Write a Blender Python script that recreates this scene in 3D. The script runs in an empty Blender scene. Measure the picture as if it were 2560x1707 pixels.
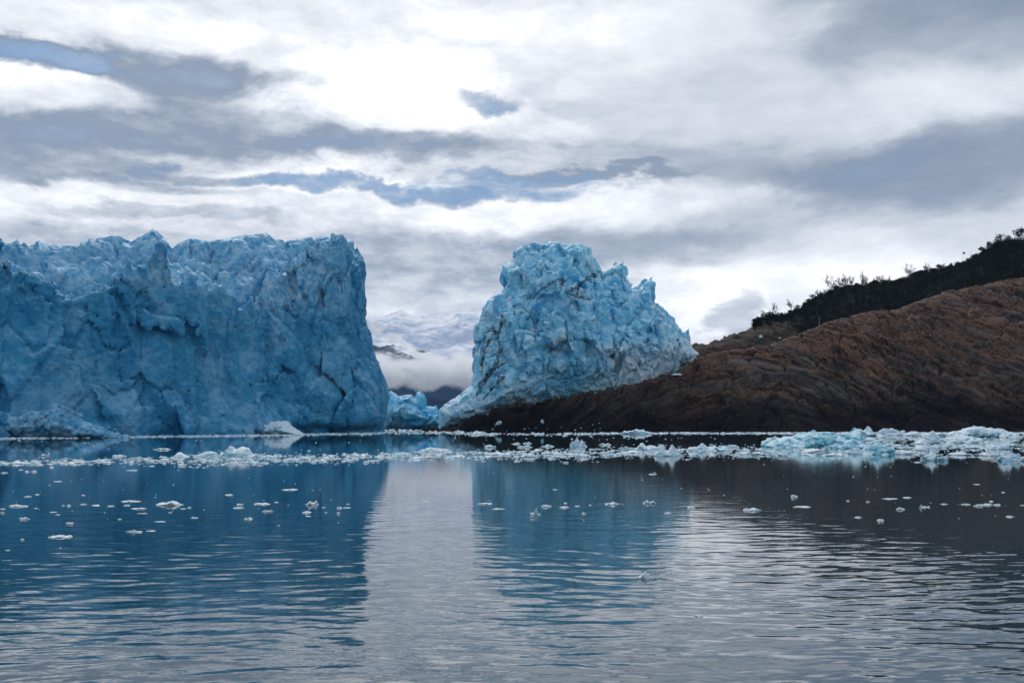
import bpy, math, random, os, time
import numpy as np
from math import radians as R
T0 = time.time()
random.seed(7)
RNG = np.random.default_rng(11)
QUICK = float(os.environ.get('QK', '1'))          # lattice coarseness while testing
ONLY = os.environ.get('ONLY', '')

# ------------------------------------------------------------------ camera
S = bpy.context.scene
FPX, CX, HY, EYE = 2489.0, 1280.0, 1058.0, 4.0
cam = bpy.data.objects.new('camera', bpy.data.cameras.new('camera'))
S.collection.objects.link(cam)
cam.location = (0, 0, EYE)
cam.rotation_euler = (R(90), 0, 0)
cam.data.sensor_width = 36
cam.data.lens = 36 * FPX / 2560
cam.data.shift_y = (HY - 853.5) / 2560
cam.data.clip_start = 0.5
cam.data.clip_end = 60000
S.camera = cam
S.view_settings.view_transform = 'Standard'
S.view_settings.look = 'None'
S.view_settings.exposure = .22
S.view_settings.gamma = 1
S.render.resolution_x, S.render.resolution_y = 1024, 682
S.cycles.use_denoising = True
S.cycles.max_bounces = 8
S.cycles.diffuse_bounces = 3
S.cycles.glossy_bounces = 3
S.cycles.volume_bounces = 6
S.cycles.transparent_max_bounces = 8
S.cycles.sample_clamp_indirect = 4

SUN_EL, SUN_AZ = 42.0, -9.0                       # behind the clouds, ahead and a little left

# ------------------------------------------------------------------ node helpers
class NT:
    def __init__(s, tree):
        s.t = tree; s.n = tree.nodes; s.l = tree.links
    def set(s, sock, v):
        if v is None: return
        if isinstance(v, bpy.types.NodeSocket): s.l.new(v, sock)
        else:
            try: sock.default_value = v
            except Exception: sock.default_value = tuple(v) + (1,)
    def math(s, op, a, b=None, c=None, clamp=False):
        n = s.n.new('ShaderNodeMath'); n.operation = op; n.use_clamp = clamp
        for i, v in enumerate((a, b, c)): s.set(n.inputs[i], v)
        return n.outputs[0]
    def vmath(s, op, a, b=None, scale=None):
        n = s.n.new('ShaderNodeVectorMath'); n.operation = op
        s.set(n.inputs[0], a); s.set(n.inputs[1], b)
        if scale is not None: s.set(n.inputs['Scale'], scale)
        return n.outputs['Value'] if op in ('DOT_PRODUCT', 'LENGTH') else n.outputs[0]
    def noise(s, vec, scale, detail=6, rough=.55, dist=0, col=False, kind='FBM', lac=2.0):
        n = s.n.new('ShaderNodeTexNoise'); n.noise_type = kind
        s.set(n.inputs['Vector'], vec); s.set(n.inputs['Scale'], scale); s.set(n.inputs['Detail'], detail)
        s.set(n.inputs['Roughness'], rough); s.set(n.inputs['Distortion'], dist); s.set(n.inputs['Lacunarity'], lac)
        return n.outputs['Color' if col else 0]
    def vor(s, vec, scale, feature='F1', out='Distance', rand=1):
        n = s.n.new('ShaderNodeTexVoronoi'); n.feature = feature
        s.set(n.inputs['Vector'], vec); s.set(n.inputs['Scale'], scale); s.set(n.inputs['Randomness'], rand)
        return n.outputs[out]
    def ramp(s, fac, stops, interp='LINEAR'):
        n = s.n.new('ShaderNodeValToRGB'); s.set(n.inputs[0], fac); cr = n.color_ramp; cr.interpolation = interp
        while len(cr.elements) < len(stops): cr.elements.new(.5)
        for e, (p, c) in zip(cr.elements, stops):
            e.position = p; e.color = (tuple(c) + (1,)) if hasattr(c, '__len__') else (c, c, c, 1)
        return n.outputs[0]
    def map(s, v, a, b, c=0, d=1, smooth=False, clamp=True):
        n = s.n.new('ShaderNodeMapRange'); n.clamp = clamp
        if smooth: n.interpolation_type = 'SMOOTHSTEP'
        for i, x in enumerate((v, a, b, c, d)): s.set(n.inputs[i], x)
        return n.outputs[0]
    def mix(s, f, a, b, mode='MIX'):
        n = s.n.new('ShaderNodeMix'); n.data_type = 'RGBA'; n.blend_type = mode
        s.set(n.inputs[0], f); s.set(n.inputs[6], a); s.set(n.inputs[7], b)
        return n.outputs[2]
    def sep(s, v):
        n = s.n.new('ShaderNodeSeparateXYZ'); s.set(n.inputs[0], v); return n.outputs
    def comb(s, x, y, z=0.0):
        n = s.n.new('ShaderNodeCombineXYZ')
        for i, v in enumerate((x, y, z)): s.set(n.inputs[i], v)
        return n.outputs[0]

# ------------------------------------------------------------------ world: daylight sky under broken cloud
W = bpy.data.worlds.new('World'); S.world = W; W.use_nodes = True
W.cycles.sampling_method = 'MANUAL'; W.cycles.sample_map_resolution = 512
w = NT(W.node_tree); w.n.clear()
out = w.n.new('ShaderNodeOutputWorld'); bgn = w.n.new('ShaderNodeBackground')
w.l.new(bgn.outputs[0], out.inputs[0])
sky = w.n.new('ShaderNodeTexSky'); sky.sky_type = 'NISHITA'; sky.sun_disc = False
sky.sun_elevation = R(SUN_EL); sky.sun_rotation = R(SUN_AZ); sky.altitude = 200
D = w.n.new('ShaderNodeTexCoord').outputs['Generated']
Dx, Dy, Dz = w.sep(D)
zc = w.math('MAXIMUM', Dz, 0.0)
az = w.math('ARCTAN2', Dx, Dy); el = w.math('ARCSINE', Dz)
k = w.math('DIVIDE', 1.0, w.math('ADD', zc, 0.16))
plane = w.comb(w.math('MULTIPLY', Dx, k), w.math('MULTIPLY', Dy, k), 0)       # cloud layers seen in perspective
n_big = w.noise(plane, 1.1, 7, .58, .5)
n_str = w.noise(w.comb(w.math('MULTIPLY', az, 2.2), w.math('MULTIPLY', el, 10.0), 3.3), 2.0, 9, .6, .1)
n_fine = w.noise(w.comb(w.math('MULTIPLY', az, 14.0), w.math('MULTIPLY', el, 34.0), 9.1), 2.0, 10, .62, .1)
wn = w.sep(w.noise(w.comb(w.math('MULTIPLY', az, 2.4), w.math('MULTIPLY', el, 5.0), 5.7), 2.6, 8, .6, .3, col=True))
WA = .22; WE = .085
azw = w.math('ADD', az, w.math('MULTIPLY', w.math('SUBTRACT', wn[0], .5), WA))
elw = w.math('ADD', el, w.math('MULTIPLY', w.math('SUBTRACT', wn[1], .5), WE))
BLOBS = [(800, 50, 760, 100, .17), (1010, 230, 300, 90, .34), (200, 40, 420, 70, .16), (90, 222, 260, 58, .40),
         (700, 445, 420, 38, .26), (250, 520, 700, 40, .20), (1250, 500, 620, 55, .26), (1950, 700, 420, 110, .30),
         (1760, 770, 170, 90, .16), (2380, 200, 320, 120, .08), (1250, 330, 260, 45, .16),
         (120, 128, 130, 32, -.48), (470, 175, 330, 50, -.34), (300, 300, 520, 74, -.30), (120, 395, 430, 50, -.26), (700, 310, 260, 50, .10), (1800, 190, 800, 200, .10),
         (960, 372, 300, 34, -.26), (900, 468, 520, 20, -.48), (1420, 445, 300, 16, -.30), (1235, 245, 90, 26, -.34),
         (2450, 415, 480, 90, -.27), (1700, 430, 480, 60, -.14), (2540, 0, 560, 130, -.30), (1900, 300, 700, 200, -.05), (1500, 60, 500, 120, .10), (1600, 620, 420, 50, -.18),
         (1080, 640, 300, 55, -.16), (1050, 720, 260, 40, -.04), (1850, 790, 70, 65, -.40), (420, 545, 320, 20, -.26),
         (1640, 720, 120, 30, -.14), (330, 470, 260, 16, -.14)]
acc = None
for (bx, by, rx, ry, am) in BLOBS:
    a0 = math.atan2(bx - CX, FPX); hyp = math.hypot(bx - CX, FPX); e0 = math.atan2(HY - by, hyp)
    ra = rx / FPX * math.cos(a0) ** 2; re = ry / FPX
    du = w.math('DIVIDE', w.math('SUBTRACT', azw, a0), ra); dv = w.math('DIVIDE', w.math('SUBTRACT', elw, e0), re)
    d2 = w.math('ADD', w.math('MULTIPLY', du, du), w.math('MULTIPLY', dv, dv))
    g = w.math('MULTIPLY', w.map(d2, 0.15, 1.7, 1, 0, True), am)
    acc = g if acc is None else w.math('ADD', acc, g)
busy = w.math('MULTIPLY', w.map(az, -.02, .22, .62, .22, True), w.map(el, .14, .36, 1.05, .7, True))
Bv = w.math('ADD', acc, .55)
Bv = w.math('ADD', Bv, w.math('MULTIPLY', w.math('SUBTRACT', n_big, .5), .5))
Bv = w.math('ADD', Bv, w.math('MULTIPLY', w.math('SUBTRACT', n_str, .5), busy))
Bv = w.math('ADD', Bv, w.math('MULTIPLY', w.math('SUBTRACT', n_fine, .5), busy))
cloud = w.ramp(Bv, [(0.0, (.11, .17, .27)), (.2, (.20, .25, .34)), (.42, (.38, .43, .51)), (.62, (.63, .66, .72)), (.82, (.86, .88, .92)), (1.0, (1.12, 1.12, 1.13))])
# thin spots let the blue sky through
thin = w.map(Bv, -.05, .28, .45, 0)
skyc = w.vmath('SCALE', sky.outputs[0], scale=.10)
col = w.mix(thin, cloud, skyc)
for (bx, by, rx, ry, am) in ((1000, 470, 430, 15, .72), (1300, 448, 200, 11, .6), (1238, 250, 50, 20, .5), (110, 130, 100, 22, .5), (880, 372, 120, 10, .3)):
    a0 = math.atan2(bx - CX, FPX); e0 = math.atan2(HY - by, math.hypot(bx - CX, FPX))
    du = w.math('DIVIDE', w.math('SUBTRACT', azw, a0), rx / FPX); dv = w.math('DIVIDE', w.math('SUBTRACT', elw, e0), ry / FPX)
    d2 = w.math('ADD', w.math('ADD', w.math('MULTIPLY', du, du), w.math('MULTIPLY', dv, dv)), w.math('MULTIPLY', w.math('SUBTRACT', n_fine, .5), 7.0))
    col = w.mix(w.math('MULTIPLY', w.map(d2, -.2, 2.6, 1, 0, True), am), col, (.19, .33, .54, 1))
# the cloud deck is thicker away from the sun
sd = (math.sin(R(SUN_AZ)) * math.cos(R(SUN_EL)), math.cos(R(SUN_AZ)) * math.cos(R(SUN_EL)), math.sin(R(SUN_EL)))
dt = w.vmath('DOT_PRODUCT', D, sd)
gain = w.math('ADD', w.map(dt, -.35, .72, .76, 1.0, True), w.math('MULTIPLY', w.map(dt, .84, .99, 0, .5, True), w.map(Bv, .75, 1.15, 0, 1, True)))
col = w.vmath('SCALE', col, scale=gain)
w.set(bgn.inputs[0], col); bgn.inputs[1].default_value = 1.0

sun = bpy.data.objects.new('sun', bpy.data.lights.new('sun', 'SUN'))
sun.data.energy = 1.1; sun.data.angle = R(12); sun.data.color = (1, .96, .9)
sun.rotation_euler = (R(90 - SUN_EL), 0, R(180 - SUN_AZ))
S.collection.objects.link(sun)

# ------------------------------------------------------------------ numpy noise library
f32 = np.float32
def _h(ix, iy, iz, seed):
    h = (ix.astype(np.uint32) * np.uint32(374761393)) ^ (iy.astype(np.uint32) * np.uint32(668265263)) ^ (iz.astype(np.uint32) * np.uint32(2147483647 & 3266489917)) ^ np.uint32((seed * 974634777 + 1013904223) & 0xffffffff)
    h ^= h >> np.uint32(15); h *= np.uint32(2246822519); h ^= h >> np.uint32(13); h *= np.uint32(3266489917); h ^= h >> np.uint32(16)
    return h
def _u(h): return (h & np.uint32(0xffffff)).astype(f32) * f32(1 / 16777215.)
def vnoise(x, y, z, seed=0):
    """smooth gradient noise, about -1..1"""
    x = np.asarray(x, f32); y = np.asarray(y, f32); z = np.asarray(z, f32)
    x, y, z = np.broadcast_arrays(x, y, z)
    fx, fy, fz = np.floor(x), np.floor(y), np.floor(z)
    ix, iy, iz = fx.astype(np.int32), fy.astype(np.int32), fz.astype(np.int32)
    fx, fy, fz = x - fx, y - fy, z - fz
    q = lambda t: t * t * t * (t * (t * 6 - 15) + 10)
    ux, uy, uz = q(fx), q(fy), q(fz)
    r = 0
    for cx in (0, 1):
        for cy in (0, 1):
            for cz in (0, 1):
                h = _h(ix + cx, iy + cy, iz + cz, seed)
                g1 = (h & np.uint32(1023)).astype(f32) * f32(2 / 1023.) - 1
                g2 = ((h >> np.uint32(10)) & np.uint32(1023)).astype(f32) * f32(2 / 1023.) - 1
                g3 = ((h >> np.uint32(20)) & np.uint32(1023)).astype(f32) * f32(2 / 1023.) - 1
                wgt = (ux if cx else 1 - ux) * (uy if cy else 1 - uy) * (uz if cz else 1 - uz)
                r = r + wgt * (g1 * (fx - cx) + g2 * (fy - cy) + g3 * (fz - cz))
    return r * f32(1.6)
def fbm(x, y, z, octs=4, seed=0, gain=.5, ridge=False):
    a, s, tot = 1.0, 0, 0
    for o in range(octs):
        n = vnoise(x * f32(2.03 ** o), y * f32(2.03 ** o), z * f32(2.03 ** o), seed + o * 17)
        if ridge: n = 1 - 2 * np.abs(n)
        s = s + a * n; tot += a; a *= gain
    return s / tot
def worley(x, y, z, seed=0, jit=.9, tilt=False):
    """F1, F2, random id of the nearest cell (and the height of a randomly tilted plane through it)"""
    x, y, z = np.broadcast_arrays(np.asarray(x, f32), np.asarray(y, f32), np.asarray(z, f32))
    fx, fy, fz = np.floor(x), np.floor(y), np.floor(z)
    ix, iy, iz = fx.astype(np.int32), fy.astype(np.int32), fz.astype(np.int32)
    px, py, pz = x - fx, y - fy, z - fz
    d1 = np.full(x.shape, 9, f32); d2 = d1.copy(); rid = np.zeros(x.shape, f32); tp = rid
    for cx in (-1, 0, 1):
        for cy in (-1, 0, 1):
            for cz in (-1, 0, 1):
                h = _h(ix + cx, iy + cy, iz + cz, seed)
                g = lambda sft: ((h >> np.uint32(sft)) & np.uint32(1023)).astype(f32) * f32(1 / 1023.)
                dx = cx + .5 + jit * (g(0) - .5) - px; dy = cy + .5 + jit * (g(10) - .5) - py; dz = cz + .5 + jit * (g(20) - .5) - pz
                d = dx * dx + dy * dy + dz * dz
                m = d < d1
                d2 = np.where(m, d1, np.minimum(d2, d)); d1 = np.where(m, d, d1)
                if tilt:
                    h = _h(ix + cx, iy + cy, iz + cz, seed + 99)
                    rid = np.where(m, (h >> np.uint32(22)).astype(f32) * f32(1 / 1023.), rid)
                    tp = np.where(m, ((h & np.uint32(127)).astype(f32) / 63.5 - 1) * dx + (((h >> np.uint32(7)) & np.uint32(127)).astype(f32) / 63.5 - 1) * dy + (((h >> np.uint32(14)) & np.uint32(127)).astype(f32) / 63.5 - 1) * dz, tp)
                else: rid = np.where(m, _u(_h(ix + cx, iy + cy, iz + cz, seed + 99)), rid)
    if tilt: return np.sqrt(d1), np.sqrt(d2), rid, tp
    return np.sqrt(d1), np.sqrt(d2), rid
def smax(a, b, k):
    h = np.clip(.5 + (a - b) / (2 * k), 0, 1); return b + (a - b) * h + k * h * (1 - h)
def smin(a, b, k): return -smax(-a, -b, k)
def sstep(a, b, x):
    t = np.clip((x - a) / (b - a), 0, 1); return t * t * (3 - 2 * t)
def itp(x, pts):
    p = sorted(pts); return np.interp(x, [q[0] for q in p], [q[1] for q in p]).astype(f32)
def poly_sd(px, py, poly):
    """signed distance to a polygon, negative inside"""
    px = px.astype(f32); py = py.astype(f32)
    d = np.full(px.shape, 1e12, f32); ins = np.zeros(px.shape, bool); n = len(poly)
    for i in range(n):
        ax, ay = poly[i]; bx, by = poly[(i + 1) % n]
        ex, ey = bx - ax, by - ay; wx, wy = px - ax, py - ay
        t = np.clip((wx * ex + wy * ey) / (ex * ex + ey * ey + 1e-9), 0, 1)
        d = np.minimum(d, (wx - ex * t) ** 2 + (wy - ey * t) ** 2)
        c = ((ay <= py) & (by > py)) | ((by <= py) & (ay > py))
        if ey != 0:
            ins ^= c & (px < ax + (py - ay) * ex / ey)
    return np.where(ins, -1, 1) * np.sqrt(d)

def surface_nets(F, o, h):
    """mesh of the zero level of F (negative inside) on a lattice with origin o and step h"""
    nx, ny, nz = F.shape
    s = F < 0
    cs = (nx - 1, ny - 1, nz - 1)
    cnt = np.zeros(cs, np.int8)
    for a in (0, 1):
        for b in (0, 1):
            for c in (0, 1): cnt += s[a:a + cs[0], b:b + cs[1], c:c + cs[2]]
    act = (cnt > 0) & (cnt < 8)
    ci = np.argwhere(act)
    idx = np.full(cs, -1, np.int32); idx[act] = np.arange(len(ci), dtype=np.int32)
    V = np.zeros((len(ci), 3), f32); N = np.zeros(len(ci), f32)
    corner = lambda d: F[ci[:, 0] + d[0], ci[:, 1] + d[1], ci[:, 2] + d[2]]
    for ax in range(3):
        for a in (0, 1):
            for b in (0, 1):
                d0 = [0, 0, 0]; oth = [i for i in range(3) if i != ax]; d0[oth[0]] = a; d0[oth[1]] = b
                d1 = list(d0); d1[ax] = 1
                f0, f1 = corner(d0), corner(d1)
                m = (f0 < 0) != (f1 < 0)
                t = np.where(m, f0 / np.where(f0 == f1, 1, f0 - f1), 0)
                p = np.zeros((len(ci), 3), f32); p[:] = d0; p[:, ax] = t
                V += p * m[:, None]; N += m
    V = ((ci + V / N[:, None]) * h + np.array(o)).astype(f32)
    quads = []
    for ax in range(3):
        oth = [i for i in range(3) if i != ax]
        sl0 = [slice(None)] * 3; sl1 = [slice(None)] * 3
        sl0[ax] = slice(0, -1); sl1[ax] = slice(1, None)
        e = s[tuple(sl0)] != s[tuple(sl1)]
        E = np.argwhere(e)
        m = np.ones(len(E), bool)
        for q in oth: m &= (E[:, q] > 0) & (E[:, q] < F.shape[q] - 1)
        E = E[m]
        ins0 = s[E[:, 0], E[:, 1], E[:, 2]]
        c = []
        for (a, b) in ((1, 1), (0, 1), (0, 0), (1, 0)):
            Q = E.copy(); Q[:, oth[0]] -= a; Q[:, oth[1]] -= b
            c.append(idx[Q[:, 0], Q[:, 1], Q[:, 2]])
        c = np.stack(c, 1)
        flip = ins0 if ax != 1 else ~ins0
        c[~flip] = c[~flip][:, ::-1]
        quads.append(c)
    return biggest(V, np.concatenate(quads))

def biggest(V, Q):
    """drop crumbs that the carving left floating"""
    lab = np.arange(len(V), dtype=np.int32)
    E = np.concatenate([Q[:, [0, 1]], Q[:, [1, 2]], Q[:, [2, 3]]])
    while len(E):
        E = lab[E]; E = E[E[:, 0] != E[:, 1]]
        if not len(E): break
        new = np.arange(len(V), dtype=np.int32)
        np.minimum.at(new, E.max(1), E.min(1))
        while True:
            n2 = new[new]
            if (n2 == new).all(): break
            new = n2
        lab = new[lab]
    u, inv, c = np.unique(lab, return_inverse=True, return_counts=True)
    keep = c[inv] == c.max()
    mp = np.cumsum(keep) - 1
    q = keep[Q].all(1)
    return V[keep], mp[Q[q]].astype(np.int32)

# ------------------------------------------------------------------ mesh + tag helpers
def mesh_np(name, V, Q, mat, attrs=None, smooth=True):
    me = bpy.data.meshes.new(name)
    V = np.ascontiguousarray(V, np.float32); Q = np.ascontiguousarray(Q, np.int32); k = Q.shape[1]
    me.vertices.add(len(V)); me.vertices.foreach_set('co', V.ravel())
    me.loops.add(Q.size); me.loops.foreach_set('vertex_index', Q.ravel())
    me.polygons.add(len(Q)); me.polygons.foreach_set('loop_start', np.arange(0, Q.size, k, dtype=np.int32))
    me.polygons.foreach_set('loop_total', np.full(len(Q), k, np.int32))
    if smooth: me.polygons.foreach_set('use_smooth', np.ones(len(Q), bool))
    me.update(calc_edges=True); me.validate()
    for an, av in (attrs or {}).items():
        a = me.attributes.new(an, 'FLOAT', 'POINT'); a.data.foreach_set('value', np.ascontiguousarray(av, np.float32))
    me.materials.append(mat)
    return me
def link(name, me, loc=(0, 0, 0), parent=None):
    o = bpy.data.objects.new(name, me); S.collection.objects.link(o); o.location = loc
    if parent: o.parent = parent
    return o
def tag(o, label=None, cat=None, group=None, kind=None):
    if label: o['label'] = label
    if cat: o['category'] = cat
    if group: o['group'] = group
    if kind: o['kind'] = kind
    return o
def grid_quads(nr, nc):
    i = np.arange(nr * nc, dtype=np.int32).reshape(nr, nc)
    return np.stack([i[:-1, :-1], i[:-1, 1:], i[1:, 1:], i[1:, :-1]], -1).reshape(-1, 4)
def vnormals(V, Q):
    d1 = V[Q[:, 2]] - V[Q[:, 0]]; d2 = V[Q[:, 3]] - V[Q[:, 1]]
    n = np.cross(d1, d2); N = np.zeros_like(V)
    for k in range(4):
        for a in range(3): N[:, a] += np.bincount(Q[:, k], n[:, a], len(V))
    return N / (np.linalg.norm(N, axis=1, keepdims=True) + 1e-9)
def newmat(name):
    m = bpy.data.materials.new(name); m.use_nodes = True
    t = NT(m.node_tree); b = t.n['Principled BSDF']; return m, t, b
def geo(t, name='Position'): return t.n.new('ShaderNodeNewGeometry').outputs[name]
def attr(t, name):
    n = t.n.new('ShaderNodeAttribute'); n.attribute_name = name; return n.outputs['Fac']
def bump(t, b, h, dist, strength=1, nrm=None):
    n = t.n.new('ShaderNodeBump'); n.inputs['Strength'].default_value = strength; n.inputs['Distance'].default_value = dist
    t.l.new(h, n.inputs['Height'])
    if nrm is not None: t.l.new(nrm, n.inputs['Normal'])
    t.l.new(n.outputs[0], b.inputs['Normal']); return n.outputs[0]

# ------------------------------------------------------------------ materials
SSS = float(os.environ.get('SSS', '0'))
def ice_mat(name, deep, mid, rind, rough=.45, bscale=1.0, dirt=.5, off=0.0):
    """glacier ice: deep blue clean ice, paler bubbly ice, white weathered rind; 'blk' is a random tone per block"""
    m, t, b = newmat(name)
    P = geo(t); N = t.sep(geo(t, 'Normal'))
    n1 = t.noise(P, .045, 6, .6, .4); n2 = t.noise(P, .35, 7, .65, .3)
    st = t.noise(t.vmath('MULTIPLY', P, (1.0, 1.0, 4.5)), .12, 5, .6, 1.2)
    blk = attr(t, 'blk')
    v = t.math('ADD', t.math('MULTIPLY', n1, .8), t.math('MULTIPLY', n2, .55))
    v = t.math('ADD', v, t.math('MULTIPLY', st, .35))
    v = t.math('ADD', v, t.math('MULTIPLY', t.math('SUBTRACT', blk, .5), .16))
    c = t.ramp(v, [(.55 - off, deep), (.85 - off, mid), (1.0 - off, tuple((p + q) / 2 for p, q in zip(mid, rind)))])
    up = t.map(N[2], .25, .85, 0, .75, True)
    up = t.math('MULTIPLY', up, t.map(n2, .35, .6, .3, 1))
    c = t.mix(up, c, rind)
    c = t.mix(t.math('MULTIPLY', attr(t, 'rind'), t.map(n1, .3, .6, .25, .8)), c, t.mix(t.map(n2, .38, .58), tuple(.6 * p + .4 * q for p, q in zip(mid, (.08, .52, .95))) if bscale == 1 and rind[0] < .5 else rind, (.46, .74, .92) if rind[0] < .5 else (.84, .92, .97)))
    # rock flour bands frozen into the ice
    dn = t.noise(t.vmath('MULTIPLY', P, (.7, 1, 1.6)), .05, 8, .7, 2.5)
    dm = t.math('MULTIPLY', t.map(dn, .60, .72, 0, 1, True), dirt)
    dm = t.math('MAXIMUM', dm, t.math('MULTIPLY', attr(t, 'dirt'), .9))
    c = t.mix(dm, c, (.17, .20, .20))
    t.set(b.inputs['Base Color'], c)
    b.inputs['Roughness'].default_value = rough; b.inputs['IOR'].default_value = 1.31; b.inputs['Specular IOR Level'].default_value = .25
    if SSS:
        b.inputs['Subsurface Weight'].default_value = SSS; b.inputs['Subsurface Radius'].default_value = (.25, 1.5, 2.6); b.inputs['Subsurface Scale'].default_value = 1.6
    h = t.math('ADD', t.noise(P, .7 * bscale, 8, .62, .4), t.math('MULTIPLY', t.vor(P, .55 * bscale), .35))
    bump(t, b, h, .9)
    return m
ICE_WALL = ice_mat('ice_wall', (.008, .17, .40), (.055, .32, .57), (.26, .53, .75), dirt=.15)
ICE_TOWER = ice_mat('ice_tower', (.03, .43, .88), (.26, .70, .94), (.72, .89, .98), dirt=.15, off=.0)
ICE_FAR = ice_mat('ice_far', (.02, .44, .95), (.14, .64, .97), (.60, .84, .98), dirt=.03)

# ------------------------------------------------------------------ glacier wall on the left
SKY_L = [(-400, 600), (0, 604), (30, 606), (45, 600), (52, 610), (62, 606), (72, 617), (93, 601), (130, 612), (150, 616), (200, 612), (201, 603), (225, 597),
         (240, 601), (242, 592), (270, 588), (300, 592), (330, 606), (345, 594), (383, 576), (395, 582), (415, 598), (430, 620), (446, 606), (477, 594),
         (530, 602), (580, 599), (655, 584), (670, 586), (683, 597), (700, 600), (735, 596), (778, 588), (785, 596), (803, 588), (855, 587), (862, 597), (884, 595), (1000, 600)]
CREST_L = [(-400, 640), (0, 650), (60, 640), (120, 690), (180, 690), (230, 660), (300, 690), (360, 670), (430, 700), (500, 715), (560, 745), (635, 775), (660, 690), (700, 690), (760, 640), (820, 625), (870, 605), (1000, 605)]
FRONT_L = [(-300, 95), (-146, 268), (-115, 310), (-92, 352), (-60, 394), (-50, 402), (-40, 410)]
def build_wall():
    h = .6 * QUICK
    x = np.arange(-205, -47, h, dtype=f32); y = np.arange(225, 500, h, dtype=f32); z = np.arange(-2.5, 92, h, dtype=f32)
    X, Y = np.meshgrid(x, y, indexing='ij')
    yf = itp(X, FRONT_L); v = (Y - yf) * .64
    px = CX + FPX * X / Y
    # the ragged edge of the face and the terraces behind it
    crest = itp(px, CREST_L); skyl = itp(px, SKY_L)
    wv = np.clip(v / 52, 0, 1)
    wob = fbm(X / 26, Y / 26, 0 * X, 3, 5)
    st = wv * 4 + wob * 1.3
    fr_ = st - np.floor(st)
    stair = (np.floor(st) + sstep(0, .62, fr_) * 1.3 - .3 * sstep(.68, 1, fr_) - wob * 1.3) / 4
    wv2 = np.clip(.15 * wv + .85 * stair, 0, 1.02); wv2 = np.where(wv > .97, 1, wv2)
    yt = crest + (skyl - crest) * wv2
    Zt = EYE + (HY - yt) * Y / FPX
    u = X * .62 + Y * .78
    spire = np.clip(fbm(u / 9, v / 14, 0 * u + 3, 3, 21, ridge=True), 0, 1)
    Zt += (spire ** 1.5 * 10 - 4.0) * np.exp(-((v - 4) / 6.) ** 2) * sstep(860, 760, px)
    Zt -= 9 * np.exp(-((v - 15) / 6.) ** 2) * sstep(700, 600, px)
    # crevasses run along the glacier behind the edge
    f1, f2, rid = worley(u / 22 + wob * .5, v / 11 + 7, 0 * u + .5, 31)
    topm = sstep(6, 16, v) * sstep(56, 44, v)
    Zt += topm * ((rid - .5) * 9 - 7 * np.exp(-((f2 - f1) / .13) ** 2))
    Zt -= sstep(58, 90, v) * 50
    Zt = np.minimum(Zt, EYE + (HY - skyl - 1 + 3 * (rid - .5)) * Y / FPX)
    XS = [(-3, -53), (4, -55), (12, -54), (19, -54), (25, -56), (35, -60), (48, -63), (61, -64), (74, -65), (80, -68), (92, -70)]
    xs = itp(z, XS)[None, None, :]
    Z = z[None, None, :]
    lean = itp(z, [(-3, 0), (3, -1.0), (8, 0), (20, 2.0), (40, 4.5), (92, 9)])[None, None, :]
    lean = lean - 4 * np.exp(-((px - 620) / 140.) ** 2)[:, :, None] * sstep(18, 0, z)[None, None, :]
    lean = lean + (2.6 * fbm(u / 13, v * 0, 0 * u + 9, 3, 93))[:, :, None] * sstep(22, 3, z)[None, None, :]
    df = -(v[:, :, None]) + lean
    ds = X[:, :, None] - (xs - np.clip(430 - Y, 0, 60)[:, :, None] * .10 - np.clip(Y - 440, 0, 90)[:, :, None] * .25)
    F = smax(df, ds, 2.0)
    F = smax(F, (Z - Zt[:, :, None]) * .72, 1.2)
    F = np.maximum(F, (v - 100)[:, :, None])
    F = F.astype(f32)
    I = np.nonzero(np.abs(F) < 9.5)
    a, bq, c = x[I[0]], y[I[1]], z[I[2]]
    vv = v[I[0], I[1]]; pxx = px[I[0], I[1]]
    uu = a * .62 + bq * .78; nn = -a * .78 + bq * .62
    side = sstep(2, 9, vv)
    wx = fbm(a / 19, bq / 19, c / 19, 3, 41) * 3.2; wz = fbm(a / 15, bq / 15, c / 15, 3, 43) * 3.2
    det = fbm(a / 34, bq / 34, c / 40, 2, 51) * 4.0
    # big spalled faces with sharp arrises, cut by upright fractures
    f1, f2, r1, tp = worley((uu + wx) / 25, (nn + wx) / 18, (c + wz) / 36, 61, .9, True)
    det += (r1 - .5) * 3.2 * sstep(0, .2, f2 - f1) + tp * 4.6 + .9 * np.exp(-((f2 - f1) / .05) ** 2)
    g1, g2, r2, tp = worley((uu + wx) / 11, (nn + wz) / 9, (c + wz) / 22, 63, .9, True)
    det += tp * 3.0 + (r2 - .5) * 1.2 * sstep(0, .15, g2 - g1) + 1.5 * np.exp(-((g2 - g1) / .05) ** 2)
    up = sstep(24, 50, c) * .8 + .2
    g1, g2, r2, tp = worley((uu + wx * .6) / 5.6, (nn + wz * .6) / 5.6, (c + wz) / 10.5, 67, .9, True)
    det += up * ((r2 - .5) * 1.2 * sstep(0, .2, g2 - g1) + tp * 2.4)
    g1, g2, r2, tp = worley((uu + wz * .4) / 2.6, (nn + wz * .4) / 2.6, (c + wx * .5) / 5.5, 69, .9, True)
    det += up * tp * .8
    fl = fbm(uu / 6.5 + wx * .06, nn / 6.5, c / 55, 3, 71, ridge=True)
    det += fl * (1.0 + 1.3 * sstep(20, 50, c))
    cr = np.abs(fbm(uu / 26 + c / 150, nn / 26, c / 70, 2, 81))
    cm = sstep(.1, .5, vnoise(uu / 30, nn / 30, c / 30, 82))
    det += 2.2 * np.exp(-(cr / .010) ** 2) * sstep(3, 8, c) * cm
    det += fbm(a / 3.1, bq / 3.1, c / 3.1, 3, 91) * .75
    # sea notch under the snout
    notch = np.exp(-((c - .6) / 2.2) ** 2) * sstep(690, 740, pxx) * 7.0
    det += notch
    ridge_sky = sstep(30, 44, vv) * sstep(66, 72, c + 0 * vv)
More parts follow.
